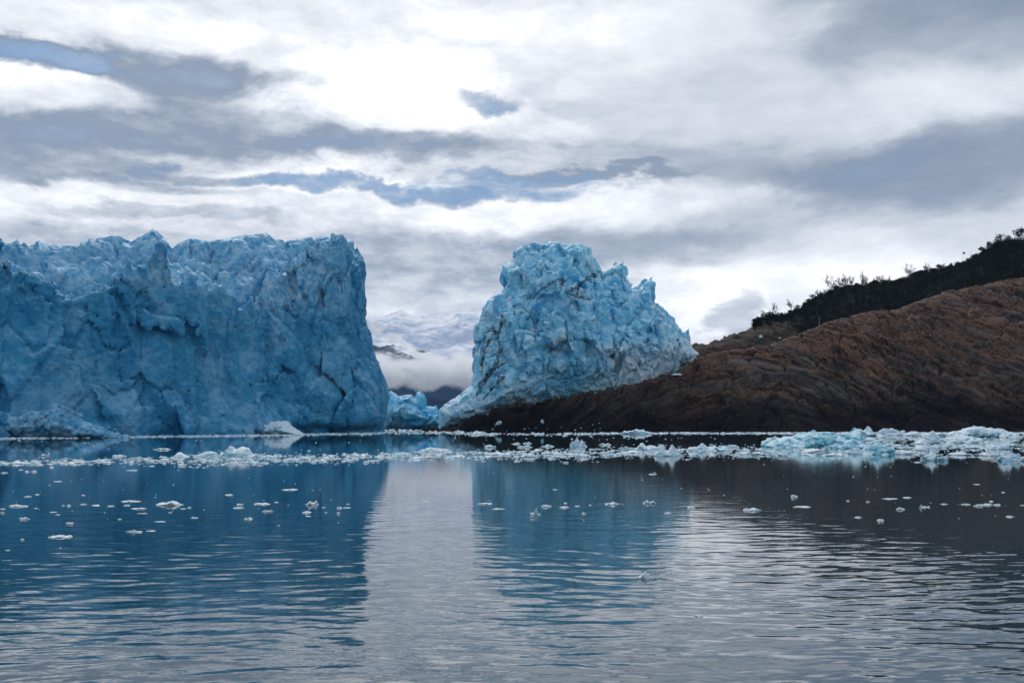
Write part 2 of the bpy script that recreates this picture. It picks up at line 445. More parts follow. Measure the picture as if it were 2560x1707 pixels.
    slab = .55 * sstep(390, 440, pxx) * sstep(660, 630, pxx) * sstep(36, 42, c) * sstep(14, 8, vv)
    F[I] += det.astype(f32) * (1 - .52 * sstep(6, 16, vv) - .34 * sstep(38, 48, vv)) * (1 - slab)
    V, Q = surface_nets(F, (x[0], y[0], z[0]), h)
    n = vnormals(V, Q)
    f1, f2, rr = worley((V[:, 0] * .62 + V[:, 1] * .78) / 6.2, (-V[:, 0] * .78 + V[:, 1] * .62) / 6, V[:, 2] / 9.5, 67)
    V = V + n * (fbm(V[:, 0] / 1.3, V[:, 1] / 1.3, V[:, 2] / 1.3, 2, 95) * .22)[:, None]
    dirt = np.clip(fbm(V[:, 0] / 8, V[:, 1] / 8, V[:, 2] / 20, 4, 15) * 2 - .4, 0, 1) * sstep(14, 3, V[:, 2]) * .7
    vv_ = (V[:, 1] - itp(V[:, 0], FRONT_L)) * .64
    rind = sstep(1, 9, vv_) * sstep(42, 52, V[:, 2]) * (V[:, 0] < -66)
    print('wall', len(V), time.time() - T0)
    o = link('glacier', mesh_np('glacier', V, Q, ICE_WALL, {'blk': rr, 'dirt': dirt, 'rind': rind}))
    tag(o, 'long dark blue glacier wall with jagged spires along its crest, filling the left side', 'glacier')

# ------------------------------------------------------------------ leaning ice tower on the rock
TOWER = [(1291, 621), (1303, 612), (1320, 611), (1336, 606), (1350, 612), (1364, 613), (1372, 608), (1400, 606), (1411, 622), (1425, 613), (1439, 611), (1475, 619),
         (1482, 644), (1496, 663), (1503, 680), (1528, 668), (1546, 661), (1557, 674), (1568, 703), (1577, 726), (1593, 726), (1611, 706), (1625, 702), (1637, 710), (1634, 756),
         (1643, 771), (1678, 806), (1707, 835), (1728, 872), (1752, 887), (1735, 905), (1700, 950), (1640, 1010), (1500, 1060), (1300, 1078), (1098, 1078),
         (1098, 1024), (1111, 1010), (1153, 981), (1178, 963), (1186, 935), (1184, 892), (1193, 867), (1196, 810), (1203, 778), (1221, 749), (1254, 733), (1268, 713), (1259, 699), (1254, 664), (1284, 650)]
def ice_body(name, poly, Yc, box, h, thick, seed, blocks, mat, extra=None, amp=1.0, band=6.5, kpow=.5, caves=()):
    """solid ice: outline, a centre distance and a rounded thickness, broken into blocks"""
    h *= QUICK
    x = np.arange(box[0], box[1], h, dtype=f32); y = np.arange(box[2], box[3], h, dtype=f32); z = np.arange(box[4], box[5], h, dtype=f32)
    # outline distance on the plane at the centre distance
    X, Z = np.meshgrid(x, z, indexing='ij')
    yc = Yc(X, Z)
    sd = poly_sd(CX + FPX * X / yc, HY - FPX * (Z - EYE) / yc, poly) * yc / FPX
    T = thick * np.clip(-sd / (thick * .9), 0, 1) ** kpow
    dep = np.abs(y[None, :, None] - yc[:, None, :]) - T[:, None, :]
    F = np.maximum(dep * .75, sd[:, None, :] + 0 * dep).astype(f32)
    I = np.nonzero(np.abs(F) < band)
    a, bq, c = x[I[0]], y[I[1]], z[I[2]]
    wx = fbm(a / 14, bq / 14, c / 14, 3, seed) * 2; wy = fbm(a / 14, bq / 14, c / 14, 3, seed + 1) * 2
    det = fbm(a / 24, bq / 24, c / 24, 2, seed + 2) * 2.5
    for (sz, asp, am, cr) in blocks:
        mask = 1
        f1, f2, rid, tp = worley((a + wx) / sz, (bq + wy) / sz, (c + wx * .5 + wy * .5) / (sz * asp), seed + int(sz * 10), .9, True)
        if extra: mask = extra(a, bq, c)
        det += mask * am * ((rid - .55) * .8 * sstep(.0, .3, f2 - f1) + tp * 2.3 + (f1 - .5) * .25 + cr * .5 * np.exp(-((f2 - f1) / .08) ** 2))
    det += fbm(a / 2.6, bq / 2.6, c / 2.6, 3, seed + 5) * .55
    sdi = sd[I[0], I[2]]
    F[I] += (det * amp * (.45 + .55 * sstep(0, -5, sdi))).astype(f32)
    for (cx, cy, cz, rx, ry, rz) in caves:      # hollows melted out under the foot
        kx, ky, kz = [slice(max(0, int((c_ - r_ - g[0]) / h)), int((c_ + r_ - g[0]) / h) + 2) for c_, r_, g in ((cx, rx, x), (cy, ry, y), (cz, rz, z))]
        gx, gy, gz = np.meshgrid(x[kx], y[ky], z[kz], indexing='ij')
        e = np.sqrt(((gx - cx) / rx) ** 2 + ((gy - cy) / ry) ** 2 + ((gz - cz) / rz) ** 2) - 1 + .25 * fbm(gx / 4, gy / 4, gz / 4, 3, 77)
        F[kx, ky, kz] = np.maximum(F[kx, ky, kz], (-e * min(rx, rz)).astype(f32))
    V, Q = surface_nets(F, (x[0], y[0], z[0]), h)
    n = vnormals(V, Q)
    wx = fbm(V[:, 0] / 14, V[:, 1] / 14, V[:, 2] / 14, 3, seed) * 2; wy = fbm(V[:, 0] / 14, V[:, 1] / 14, V[:, 2] / 14, 3, seed + 1) * 2
    sz, asp = blocks[-1][0], blocks[-1][1]
    _, _, rr = worley((V[:, 0] + wx) / sz, (V[:, 1] + wy) / sz, (V[:, 2] + wx * .5 + wy * .5) / (sz * asp), seed + int(sz * 10))
    V = V + n * (fbm(V[:, 0] / 1.1, V[:, 1] / 1.1, V[:, 2] / 1.1, 2, seed + 9) * .2)[:, None]
    print(name, len(V), time.time() - T0)
    return V, Q, rr
CRACKS = [[(1502, 680), (1470, 695), (1440, 722), (1415, 732), (1440, 742), (1475, 748)], [(1486, 690), (1488, 740)], [(1238, 828), (1225, 850), (1210, 880), (1203, 930)],
          [(1250, 865), (1245, 900), (1225, 930), (1200, 960), (1192, 990)], [(1262, 905), (1240, 920), (1215, 945), (1200, 985)], [(1262, 940), (1235, 965), (1210, 1000)],
          [(1255, 790), (1250, 830), (1240, 850)], [(1395, 700), (1360, 720), (1330, 745), (1320, 748)], [(1240, 840), (1252, 870), (1240, 915)], [(1404, 700), (1402, 725)]]
def build_tower():
    Yc = lambda X, Z: (552 + .22 * X + .10 * Z + 0 * X).astype(f32)
    def mk(a, b, c):
        px = CX + FPX * a / b; py = HY - FPX * (c - EYE) / b
        return .35 + .65 * sstep(960, 850, py - (px - 1300) * .03) * (1 - .45 * sstep(1330, 1230, px) * sstep(700, 760, py))
    V, Q, rr = ice_body('tower', TOWER, Yc, (-48, 118, 500, 625, -2, 108), .5, 36, 211, [(14, 1.6, 3.2, .9), (6.2, 1.6, 2.5, .9), (3.2, 1.5, 1.15, .9)], ICE_TOWER, mk, 1.0, 7.5, .5,
                       [((cx - CX) / FPX * d, d, EYE + (HY - cy) / FPX * d, rx / FPX * d, 16, ry / FPX * d) for cx, cy, d, rx, ry in ((1292, 1012, 514, 42, 30), (1678, 946, 540, 36, 20), (1215, 1052, 508, 34, 22), (1590, 1000, 522, 20, 16), (1470, 1010, 516, 50, 12), (1390, 1004, 514, 22, 10))])
    px = CX + FPX * V[:, 0] / V[:, 1]; py = HY - FPX * (V[:, 2] - EYE) / V[:, 1]
    wob = fbm(V[:, 0] / 3, V[:, 1] / 3, V[:, 2] / 3, 3, 7)
    dc = np.full(len(V), 99, f32)
    for ln in CRACKS:                      # thin silt-filled fractures
        for (ax, ay), (bx, by) in zip(ln[:-1], ln[1:]):
            ex, ey = bx - ax, by - ay
            t = np.clip(((px - ax) * ex + (py - ay) * ey) / (ex * ex + ey * ey), 0, 1)
            dc = np.minimum(dc, np.hypot(px + wob * 7 - ax - ex * t, py + wob * 7 - ay - ey * t))
    crack = np.exp(-(dc / 2.2) ** 2) * (V[:, 1] < 575)
    patch = np.clip(fbm(V[:, 0] / 7, V[:, 1] / 7, V[:, 2] / 4, 5, 19) * 1.6 + .25, 0, 1)
    reg = np.exp(-(((px - 1370) / 75.) ** 2 + ((py - 860) / 70.) ** 2)) + .8 * np.exp(-(((px - 1240) / 45.) ** 2 + ((py - 965) / 45.) ** 2)) + .5 * np.exp(-(((px - 1180) / 60.) ** 2 + ((py - 1040) / 30.) ** 2))
    dirt = np.clip(crack * 1.1 + patch * reg * .8, 0, 1)
    rind = sstep(1440, 1600, px + 60 * wob) * sstep(830, 900, py + 50 * wob + (px - 1600) * .15) + .5 * sstep(980, 1010, py + 30 * wob)
    n = vnormals(V, Q); V = V - n * (crack * 1.3)[:, None]
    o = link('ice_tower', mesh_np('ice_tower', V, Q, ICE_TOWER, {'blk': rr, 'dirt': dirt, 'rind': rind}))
    tag(o, 'tall pale blue tower of broken ice blocks leaning on the brown rock, with dark cracks', 'ice tower')
BERG = [(965, 985), (975, 976), (985, 982), (998, 988), (1007, 984), (1030, 986), (1037, 996), (1042, 980), (1050, 981), (1062, 990), (1070, 1016), (1090, 1018), (1100, 1030), (1112, 1050), (1110, 1073), (930, 1073), (930, 990)]
def build_berg():
    V, Q, rr = ice_body('berg', BERG, lambda X, Z: (625 + 0 * X).astype(f32), (-96, -34, 600, 655, -2, 28), .5, 17, 311, [(9, 1.1, 1.6, .5), (4.2, 1.0, 1.2, .9)], ICE_FAR, None, .8, 5)
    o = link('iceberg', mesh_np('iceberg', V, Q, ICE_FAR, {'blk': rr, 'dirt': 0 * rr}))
    tag(o, 'bright turquoise ice mass with a horn, filling the gap between glacier wall and ice tower', 'iceberg')
if not ONLY or 'w' in ONLY: build_wall()
if not ONLY or 't' in ONLY: build_tower()
if not ONLY or 'b' in ONLY: build_berg()

# ------------------------------------------------------------------ water
WATER_BAND = 1.0
def build_water():
    rows = [2.0]
    while rows[-1] < 760:                       # spacing follows what the eye can resolve
        d = rows[-1]; rows.append(d + max(.05, .40 * d * d / (EYE * 995)) if d > 9 else d + .25)
    rows = rows + list(np.geomspace(rows[-1] + 20, 9300, 14))
    rows = np.array(rows); cols = np.tan(np.linspace(-.88, .88, 60)); inner = np.linspace(-.62, .62, 900)
    cols = np.concatenate([cols[cols < -.63], inner, cols[cols > .63]])
    Yg, Cg = np.meshgrid(rows, cols, indexing='ij'); Xg = Yg * Cg
    sp = np.gradient(rows)[:, None]
    Z = np.zeros_like(Xg)
    wq = fbm(Xg / 14, Yg / 14, 0 * Xg, 2, 501)
    gust = .55 + .6 * sstep(-.3, .5, fbm(Xg / 30, Yg / 12, 0 * Xg + 4, 2, 503))
    near = sstep(70, 20, Yg) * .85 + .15
    for (lam, ax, ang, am, sd_) in ((2.6, 2.0, .10, .009, 1), (1.1, 1.9, -.16, .0125, 2), (.60, 1.9, .12, .0125, 3), (.36, 1.9, -.05, .0075, 4), (.22, 1.8, .2, .0024, 5)):
        xx = Xg * math.cos(ang) + Yg * math.sin(ang); yy = -Xg * math.sin(ang) + Yg * math.cos(ang)
        Z += am * gust * near * vnoise(xx / (lam * ax) + wq, (yy + wq * 1.5) / lam, 0 * xx, 510 + sd_) * sstep(1.0, .35, sp / lam)
    V = np.stack([Xg, Yg, Z], -1).reshape(-1, 3)
    m, t, b = newmat('lake_water')
    P = geo(t)
    t.set(b.inputs['Base Color'], (.011, .046, .068, 1))
    b.inputs['Roughness'].default_value = .015; b.inputs['IOR'].default_value = 1.95
    dst = t.vmath('LENGTH', P)
    fade = t.map(dst, 25, 160, 1, .12)
    n = t.noise(t.vmath('MULTIPLY', P, (.55, 1.5, 1)), 1.1, 4, .6, .3)
    bn = t.n.new('ShaderNodeBump'); bn.inputs['Distance'].default_value = .018
    t.l.new(n, bn.inputs['Height']); t.set(bn.inputs['Strength'], t.math('MULTIPLY', fade, .5)); t.l.new(bn.outputs[0], b.inputs['Normal'])
    tag(link('lake', mesh_np('lake', V, grid_quads(len(rows), len(cols)), m)), kind='structure')
    # lake bed, so the sheet has something under it
build_water()

# ------------------------------------------------------------------ rock hill on the right
RIDGE = [(1050, 1076), (1100, 1070), (1150, 1064), (1160, 1050), (1185, 1036), (1225, 1020), (1255, 1010), (1290, 990), (1346, 992), (1400, 984), (1446, 990), (1500, 984), (1586, 966), (1639, 943), (1665, 925), (1700, 916), (1748, 894), (1810, 884),
         (1900, 868), (1960, 852), (2014, 832), (2066, 809), (2131, 790), (2175, 779), (2241, 774), (2285, 759), (2358, 732), (2431, 719), (2504, 703), (2560, 697), (2800, 640), (3100, 600)]
RIDGE_D = [(1050, 503), (1150, 508), (1290, 514), (1500, 518), (1640, 535), (1748, 556), (2014, 600), (2300, 640), (2560, 670), (3100, 720)]
GROUND = [(1050, 1080), (1500, 1000), (1640, 930), (1700, 890), (1733, 872), (1788, 852), (1821, 838), (1875, 824), (1908, 815), (1950, 808), (2003, 795), (2040, 775), (2073, 758), (2120, 742), (2193, 738), (2241, 728), (2292, 712), (2336, 702), (2380, 692), (2446, 674), (2500, 650), (2560, 640), (2800, 580), (3100, 560)]
GD = [(1050, 540), (1640, 600), (1748, 640), (1900, 690), (2100, 740), (2560, 800), (3100, 860)]
def hill_base(px, q):
    """q 0..1 waterline to ridge, 1..2 ridge to wooded crest, 2..3 falling away; returns distance and height"""
    d0 = 497 + 3 * np.sin(px / 63.) + 2 * np.sin(px / 23.); dr = itp(px, RIDGE_D); dg = itp(px, GD)
    z0 = np.full_like(px, -1.5); yr = itp(px, RIDGE); zr = EYE + (HY - yr) * dr / FPX
    zg = EYE + (HY - itp(px, GROUND)) * dg / FPX
    a = np.clip(q, 0, 1); dist = d0 + (dr - d0) * a
    gexp = itp(px, [(1050, 1.6), (1640, 1.5), (1900, 1.35), (2560, 1.25)])
    prof = 1 - (1 - a) ** gexp
    z = z0 + (zr - z0) * prof
    c = np.clip(q - 1, 0, 1)
    dist = dist + (dg - dr) * c
    dip = 5 * np.sin(np.pi * np.clip(c * 2.2, 0, 1))
    z = z + (zg - zr) * sstep(0, 1, c) ** .8 - dip
    e = np.clip(q - 2, 0, 1); dist = dist + 90 * e; z = z - 40 * e * e
    return dist, z
def build_rock():
    cols = np.concatenate([np.linspace(1040, 1720, 520), np.linspace(1721, 2620, 760), np.linspace(2625, 3100, 60)]); q = np.concatenate([np.linspace(0, 1, 330), np.linspace(1.012, 2, 80), np.linspace(2.05, 3, 10)])
    Qg, Pg = np.meshgrid(q, cols, indexing='ij')
    Dg, Zg = hill_base(Pg, Qg)
    X = (Pg - CX) / FPX * Dg
    sh = X.shape
    V = np.stack([X, Dg, Zg], -1).reshape(-1, 3).astype(f32); Q = grid_quads(*sh)
    n = vnormals(V, Q)
    x, y, z = V.T
    fr = sstep(2.0, 1.5, Qg.ravel())
    w1 = fbm(x / 45, y / 45, z / 30, 4, 601); w2 = fbm(x / 14, y / 14, z / 10, 4, 603)
    # folded beds: an arch on the left, beds dipping to the right beyond it
    pxv = Pg.ravel()
    arch = z + .0042 * (x - 118) ** 2 + 4 * w1 + .45 * w2
    dipb = z + .62 * (x - 150) + 6 * w1 + .5 * w2
    mixr = sstep(150, 215, x + 20 * w1)
    bed = arch * (1 - mixr) + dipb * mixr
    def beds(b, lam):
        f = b / lam; k = np.floor(f); t = f - k
        hh = _u(_h(k.astype(np.int32), (k * 0).astype(np.int32), (k * 0).astype(np.int32), int(lam * 10)))
        return (hh - .5) * 1.0 + (t - .5) * .9 - 1.6 * np.exp(-((t) / .10) ** 2) * (hh > .4)
    mod = .45 + .95 * sstep(-.28, .25, fbm(x / 42 + 9, y / 42, z / 30, 3, 641))
    d = fbm(x / 60, y / 60, z / 40, 3, 611) * 5.0 + fbm(x / 22, y / 22, z / 14, 5, 613, ridge=True) * 1.1
    g1, g2, r, tp = worley((x + 6 * w2) / 15, y / 15, bed / 7, 617, .9, True)
    joint = np.exp(-((g2 - g1) / .06) ** 2)
    d += tp * 2.2 + (r - .5) * 1.6 * sstep(0, .2, g2 - g1) - 1.5 * joint
    d += (beds(bed, 3.4) * 1.6 + beds(bed + 5, 1.3) * .6) * mod + beds(bed, 8.3) * 2.3
    g1, g2, r, tp = worley(x / 4.2, y / 4.2, bed / 2.4, 619, .9, True)
    d += tp * 1.0 * mod
    d += fbm(x / 3, y / 3, z / 2.2, 4, 621) * .55
    # damp the relief on the ridge line
    d = d * (.25 + .6 * sstep(1760, 1700, pxv) + .75 * (1 - .8 * sstep(1760, 1700, pxv)) * (1 - np.exp(-((Qg.ravel() - 1) / .10) ** 2))) * sstep(0, .05, Qg.ravel()) * np.where(pxv < 1700, .7, 1)
    d = d * np.where(Qg.ravel() > 1.1, .5, 1)
    # caves under the ice foot
    for cx, cy, rx, ry, dp in ((1300, 1006, 46, 26, 5), (1690, 932, 34, 12, 5), (1222, 1045, 30, 20, 3), (1590, 985, 20, 12, 3)):
        yy = HY - FPX * (z - EYE) / y
        d -= dp * np.exp(-(((pxv - cx) / rx) ** 2 + ((yy - cy) / ry) ** 2)) * (Qg.ravel() < 1.05)
    d += beds(bed + 2, .75) * .28 * (1.2 + w1)
    d += fbm(pxv / 34, Qg.ravel() * 5, 0 * x + 2, 5, 631) * 2.6 * sstep(1150, 1200, pxv) * sstep(1740, 1690, pxv) * sstep(.5, .95, Qg.ravel())
    V += n * (1.3 * d)[:, None] * np.array([[.8, .8, 1]], f32)
    m, t, b = newmat('hill_rock')
    P = geo(t); px_, py_, pz_ = t.sep(P)
    bd = attr(t, 'bed')
    n1 = t.noise(P, .022, 8, .62, .6); n2 = t.noise(P, .13, 8, .68, .4); n3 = t.noise(P, .9, 6, .7)
    bv = t.comb(t.math('MULTIPLY', px_, .018), t.math('MULTIPLY', bd, .42), 0.0)
    nb = t.noise(bv, 1.3, 9, .75, .1)
    ov = t.math('ADD', t.math('MULTIPLY', n1, 1.25), t.math('ADD', t.math('MULTIPLY', n2, .35), t.math('MULTIPLY', nb, 1.15)))
    hgt = t.map(pz_, 8, 60, -.42, -.20)
    ov = t.math('ADD', ov, hgt)
    c = t.ramp(ov, [(.84, (.05, .048, .05)), (.93, (.15, .13, .115)), (.99, (.26, .21, .17)), (1.03, (.30, .13, .06)), (1.14, (.54, .21, .075)), (1.32, (.38, .25, .17))])
    c = t.mix(t.map(n3, .35, .7, .5, 0), c, (.05, .035, .028))
    lich = t.math('MULTIPLY', t.map(t.noise(P, .3, 6, .7, 1.2), .6, .68, 0, .55, True), t.map(n1, .4, .6, 0, 1))
    c = t.mix(lich, c, (.46, .20, .07))
    bv2 = t.comb(t.math('MULTIPLY', px_, .03), t.math('MULTIPLY', py_, .015), t.math('MULTIPLY', bd, .62))
    seam = t.noise(bv2, 1.0, 8, .7, .4)
    c = t.mix(t.map(seam, .42, .50, .82, 0, True), c, (.022, .020, .020))
    c = t.mix(t.map(seam, .60, .68, 0, .5, True), c, (.42, .36, .31))
    ck = t.vor(t.comb(t.math('ADD', t.math('MULTIPLY', px_, .05), n3), t.math('MULTIPLY', py_, .02), t.math('ADD', t.math('MULTIPLY', bd, .34), t.math('MULTIPLY', n2, 1.5))), 1.0, 'DISTANCE_TO_EDGE')
    c = t.mix(t.map(ck, .010, .06, .8, 0, True), c, (.015, .013, .013))
    gb_ = t.noise(t.comb(t.math('MULTIPLY', px_, .012), t.math('MULTIPLY', py_, .01), t.math('MULTIPLY', bd, .14)), 1.0, 6, .62, .5)
    c = t.mix(t.map(gb_, .50, .58, 0, .85, True), c, t.mix(t.map(seam, .45, .6), (.085, .082, .085), (.30, .285, .27)))
    # dark band the lake has washed and wetted
    wet = t.map(t.math('ADD', pz_, t.math('MULTIPLY', t.math('SUBTRACT', n1, .5), 34)), 7, 21, 1, 0, True)
    leftw = t.map(px_, 60, 150, .55, 0, True)
    wet = t.math('MAXIMUM', wet, leftw)
    c = t.mix(t.math('MULTIPLY', wet, .88), c, (.026, .027, .030))
    c = t.mix(1.0, c, (.78, .71, .70, 1), 'MULTIPLY')
    c = t.mix(attr(t, 'shelf'), c, (.045, .034, .026))
    c = t.mix(attr(t, 'veg'), c, (.018, .018, .012))
    t.set(b.inputs['Base Color'], c); b.inputs['Roughness'].default_value = .85; b.inputs['Specular IOR Level'].default_value = .25
    hb = t.math('ADD', t.noise(P, .8, 9, .7, .3), t.math('MULTIPLY', t.noise(t.comb(t.math('MULTIPLY', px_, .05), t.math('MULTIPLY', bd, 1.6), 0.0), 1.0, 6, .7), .8))
    bump(t, b, hb, 1.1)
    vq = itp(pxv, [(1040, 3), (1860, 3), (1885, 1.75), (1960, 1.6), (2010, 1.3), (2040, 1.02), (3200, 1.02)]) + .15 * w2 * (pxv < 2040)
    veg = sstep(-.02, .03, Qg.ravel() - vq)
    shelf = sstep(1.0, 1.03, Qg.ravel()) * .75
    o = link('rock_hillside', mesh_np('rock_hillside', V, Q, m, {'bed': bed, 'veg': veg, 'shelf': shelf}))
    tag(o, kind='structure')
if not ONLY or 'r' in ONLY: build_rock()

# ------------------------------------------------------------------ far mountains
def far_land(name, cols, ridge, d0, d1, dback, zlow, mat, amp, seed, nr=130, sc=1.0):
    px = cols; q = np.linspace(0, 1.6, nr)
    Qg, Pg = np.meshgrid(q, px, indexing='ij')
    yr = itp(Pg, ridge); zr = EYE + (HY - yr) * d1 / FPX
    Dg = d0 + (d1 - d0) * np.clip(Qg, 0, 1) + (dback - d1) * np.clip(Qg - 1, 0, 1) / .6
    X = (Pg - CX) / FPX * Dg
    prof = np.clip(Qg, 0, 1) ** 1.15
    Z = zlow + (zr - zlow) * prof - (zr - zlow) * .5 * np.clip(Qg - 1, 0, 1) / .6
    r = fbm(X / (700 * sc), Dg / (900 * sc), 0 * X, 5, seed, .5, True)
    env = np.clip(Qg, 0, 1) * (1 - np.exp(-((Qg - 1) / .14) ** 2))
    Z += amp * (r - .55) * env + amp * .25 * fbm(X / (160 * sc), Dg / (160 * sc), 0 * X, 4, seed + 3) * np.clip(Qg * 3, 0, 1) * (.25 + env)
    V = np.stack([X, Dg, Z], -1).reshape(-1, 3)
    tag(link(name, mesh_np(name, V, grid_quads(*X.shape), mat)), kind='structure')
def build_far():
    m, t, b = newmat('snow_mountain')
    P = geo(t); N = t.sep(geo(t, 'Normal')); z = t.sep(P)[2]; x = t.sep(P)[0]
    n = t.noise(t.vmath('MULTIPLY', P, (1, 1, 1.6)), .0045, 9, .68, .5)
    line = t.math('ADD', z, t.math('MULTIPLY', t.math('SUBTRACT', n, .5), 420))
    line = t.math('ADD', line, t.map(x, -900, -350, -20, 150))
    rock = t.map(line, 505, 478, 0, 1, True)
    crag = t.math('MULTIPLY', t.map(t.noise(P, .012, 8, .75, .8), .60, .68, 0, .8, True), t.map(z, 640, 700, 0, 1))
    rock = t.math('MAXIMUM', rock, crag)
    sn = t.ramp(t.noise(t.vmath('MULTIPLY', P, (1, .6, 2.2)), .0034, 7, .6, 1.6), [(.40, (.56, .65, .82)), (.54, (.97, .98, 1.0))])  # pale blue streaks put shadow contrast into the snow colour
    t.set(b.inputs['Base Color'], t.mix(rock, sn, (.02, .04, .08, 1)))
    b.inputs['Roughness'].default_value = .8
    bump(t, b, t.noise(P, .01, 8, .6), 14)
    ridge = [(-2600, 780), (-1200, 820), (300, 800), (700, 790), (860, 788), (910, 784), (933, 787), (960, 785), (983, 779), (993, 775), (1002, 772), (1018, 781), (1041, 789), (1087, 787), (1110, 788), (1133, 784), (1142, 778), (1155, 782), (1183, 779), (1204, 776), (1280, 775), (1400, 830), (1560, 930), (1900, 985), (3000, 990), (4600, 980)]
    far_land('snow_mountains', np.concatenate([np.linspace(-2600, 780, 90), np.linspace(785, 1320, 330), np.linspace(1325, 4600, 90)]), ridge, 5200, 7000, 8200, 120, m, 260, 701, 240, 1.5)
    m2, t, b = newmat('forested_foothill')
    P = geo(t)
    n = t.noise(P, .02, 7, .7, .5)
    t.set(b.inputs['Base Color'], t.ramp(n, [(.4, (.003, .018, .052)), (.66, (.008, .032, .075)), (.76, (.16, .20, .26))]))  # navy base colour carries the blue of distant hazy air
    b.inputs['Roughness'].default_value = 1; b.inputs['Specular IOR Level'].default_value = .05
    far_land('foothills', np.concatenate([np.linspace(-2600, 780, 70), np.linspace(785, 1320, 220), np.linspace(1325, 4600, 70)]), [(300, 935), (900, 950), (1000, 948), (1100, 940), (1200, 935), (1500, 960), (1700, 1000), (1900, 1010)], 3300, 4700, 5300, -3, m2, 45, 721, 80, .5)
    # low cloud lying across the foot of the mountains
    mv = bpy.data.materials.new('low_cloud'); mv.use_nodes = True; t = NT(mv.node_tree); t.n.clear()
    o_ = t.n.new('ShaderNodeOutputMaterial'); pv = t.n.new('ShaderNodeVolumePrincipled'); t.l.new(pv.outputs[0], o_.inputs['Volume'])
    P = geo(t); x, y, z = t.sep(P)
    Pn = t.vmath('MULTIPLY', P, (1, .35, 1.4))
    wv = t.math('MULTIPLY', t.math('SUBTRACT', t.noise(Pn, .0042, 8, .62), .5), 240)
    wb = t.math('MULTIPLY', t.math('SUBTRACT', t.noise(t.vmath('ADD', Pn, (900, 0, 0)), .005, 8, .62), .5), 150)
    top = t.map(t.math('ADD', z, wv), 236, 278, 1, 0, True); bot = t.map(t.math('ADD', z, wb), 134, 166, 0, 1, True)
    top = t.math('MULTIPLY', top, t.map(x, 380, 100, 0, 1, True))
    edge = t.math('MULTIPLY', t.map(y, 3800, 3850, 0, 1, True), t.map(y, 4100, 4050, 0, 1, True))
    dn = t.math('MULTIPLY', t.math('MULTIPLY', top, bot), edge)
    dn = t.math('MULTIPLY', dn, t.map(t.noise(Pn, .011, 8, .62), .38, .62, .12, 1.3))
    t.set(pv.inputs['Density'], t.math('MULTIPLY', dn, .024)); pv.inputs['Color'].default_value = (.97, .98, 1, 1); pv.inputs['Anisotropy'].default_value = .62
    v = np.array([[a, b_, c] for a in (-3200, 420) for b_ in (3790, 4110) for c in (110, 380)], float)
    q = np.array([[0, 1, 3, 2], [4, 6, 7, 5], [0, 4, 5, 1], [2, 3, 7, 6], [0, 2, 6, 4], [1, 5, 7, 3]])
    tag(link('low_cloud', mesh_np('low_cloud', v, q, mv, smooth=False)), kind='stuff', label='white bank of low cloud lying across the foot of the snowy mountains', cat='cloud')
if not ONLY or 'm' in ONLY: build_far()

# ------------------------------------------------------------------ floating ice
def cube_sphere(n):
    t = np.tan(np.linspace(-math.pi / 4, math.pi / 4, n + 1)); a, b = np.meshgrid(t, t, indexing='ij'); o = np.ones_like(a)
    V = []; Q = []
    for k, (f) in enumerate(((a, b, o), (b, a, -o), (o, a, b), (-o, b, a), (b, o, a), (a, -o, b))):
        V.append(np.stack(f, -1).reshape(-1, 3)); Q.append(grid_quads(n + 1, n + 1) + k * (n + 1) ** 2)
    V = np.concatenate(V); Q = np.concatenate(Q)
    V /= np.linalg.norm(V, axis=1, keepdims=True)
    key = np.round(V * 1e4).astype(np.int64); _, i, inv = np.unique(key, axis=0, return_index=True, return_inverse=True)
    Q = inv.reshape(-1)[Q]
    return V[i].astype(f32), Q.astype(np.int32)
CS = {n: cube_sphere(n) for n in (2, 6, 12, 20)}
def lump(n, seed, sx, sy, sz, jag=.35, horn=0):
    """a melted chunk of ice with its underwater foot, base at z=0"""
    D0, Q = CS[n]; V = D0.copy()
    o = seed * 3.7
    f1, f2, r, tp = worley(V[:, 0] * 1.3 + o, V[:, 1] * 1.3, V[:, 2] * 1.3, seed, .9, True)
    rad = 1 + jag * (tp * .9 + (r - .5) * .35) + jag * .45 * fbm(V[:, 0] * 2.3 + o, V[:, 1] * 2.3, V[:, 2] * 2.3, 3, seed)
    V = V * rad[:, None]
    prof = fbm(V[:, 0] * 1.5 + o, V[:, 1] * 1.1, 0 * o + 3, 3, seed + 5)
    V[:, 2] *= np.where(V[:, 2] > 0, np.clip(.75 + 1.1 * prof, .25, 2), .5)
    for k in range(horn):
        hx = .6 * math.sin(seed * 5 + k * 2.2); V[:, 2] += np.where(V[:, 2] > 0, (.7 + .2 * k) * np.exp(-((V[:, 0] - hx) / .2) ** 2), 0)
    V = V * np.array([sx / 2, sy / 2, sz], f32)
    V[:, 2] = np.where(V[:, 2] > 0, V[:, 2], V[:, 2] * .6)
    return V, Q
def brash_mat(name, a, b_, c):
    m, t, b = newmat(name); P = geo(t); N = t.sep(geo(t, 'Normal'))
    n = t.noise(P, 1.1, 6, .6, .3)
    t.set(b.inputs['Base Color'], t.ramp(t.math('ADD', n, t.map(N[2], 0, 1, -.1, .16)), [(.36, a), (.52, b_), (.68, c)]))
    b.inputs['Roughness'].default_value = .5; b.inputs['IOR'].default_value = 1.31
    bump(t, b, t.noise(P, 4, 6, .65), .12)
    return m
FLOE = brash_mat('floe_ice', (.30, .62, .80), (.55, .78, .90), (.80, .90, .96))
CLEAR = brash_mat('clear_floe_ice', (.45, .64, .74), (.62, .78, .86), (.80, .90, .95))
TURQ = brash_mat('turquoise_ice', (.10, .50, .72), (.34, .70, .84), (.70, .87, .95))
def wpt(px, py):
    d = EYE * FPX / (py - HY); return (px - CX) / FPX * d, d
FI = 0
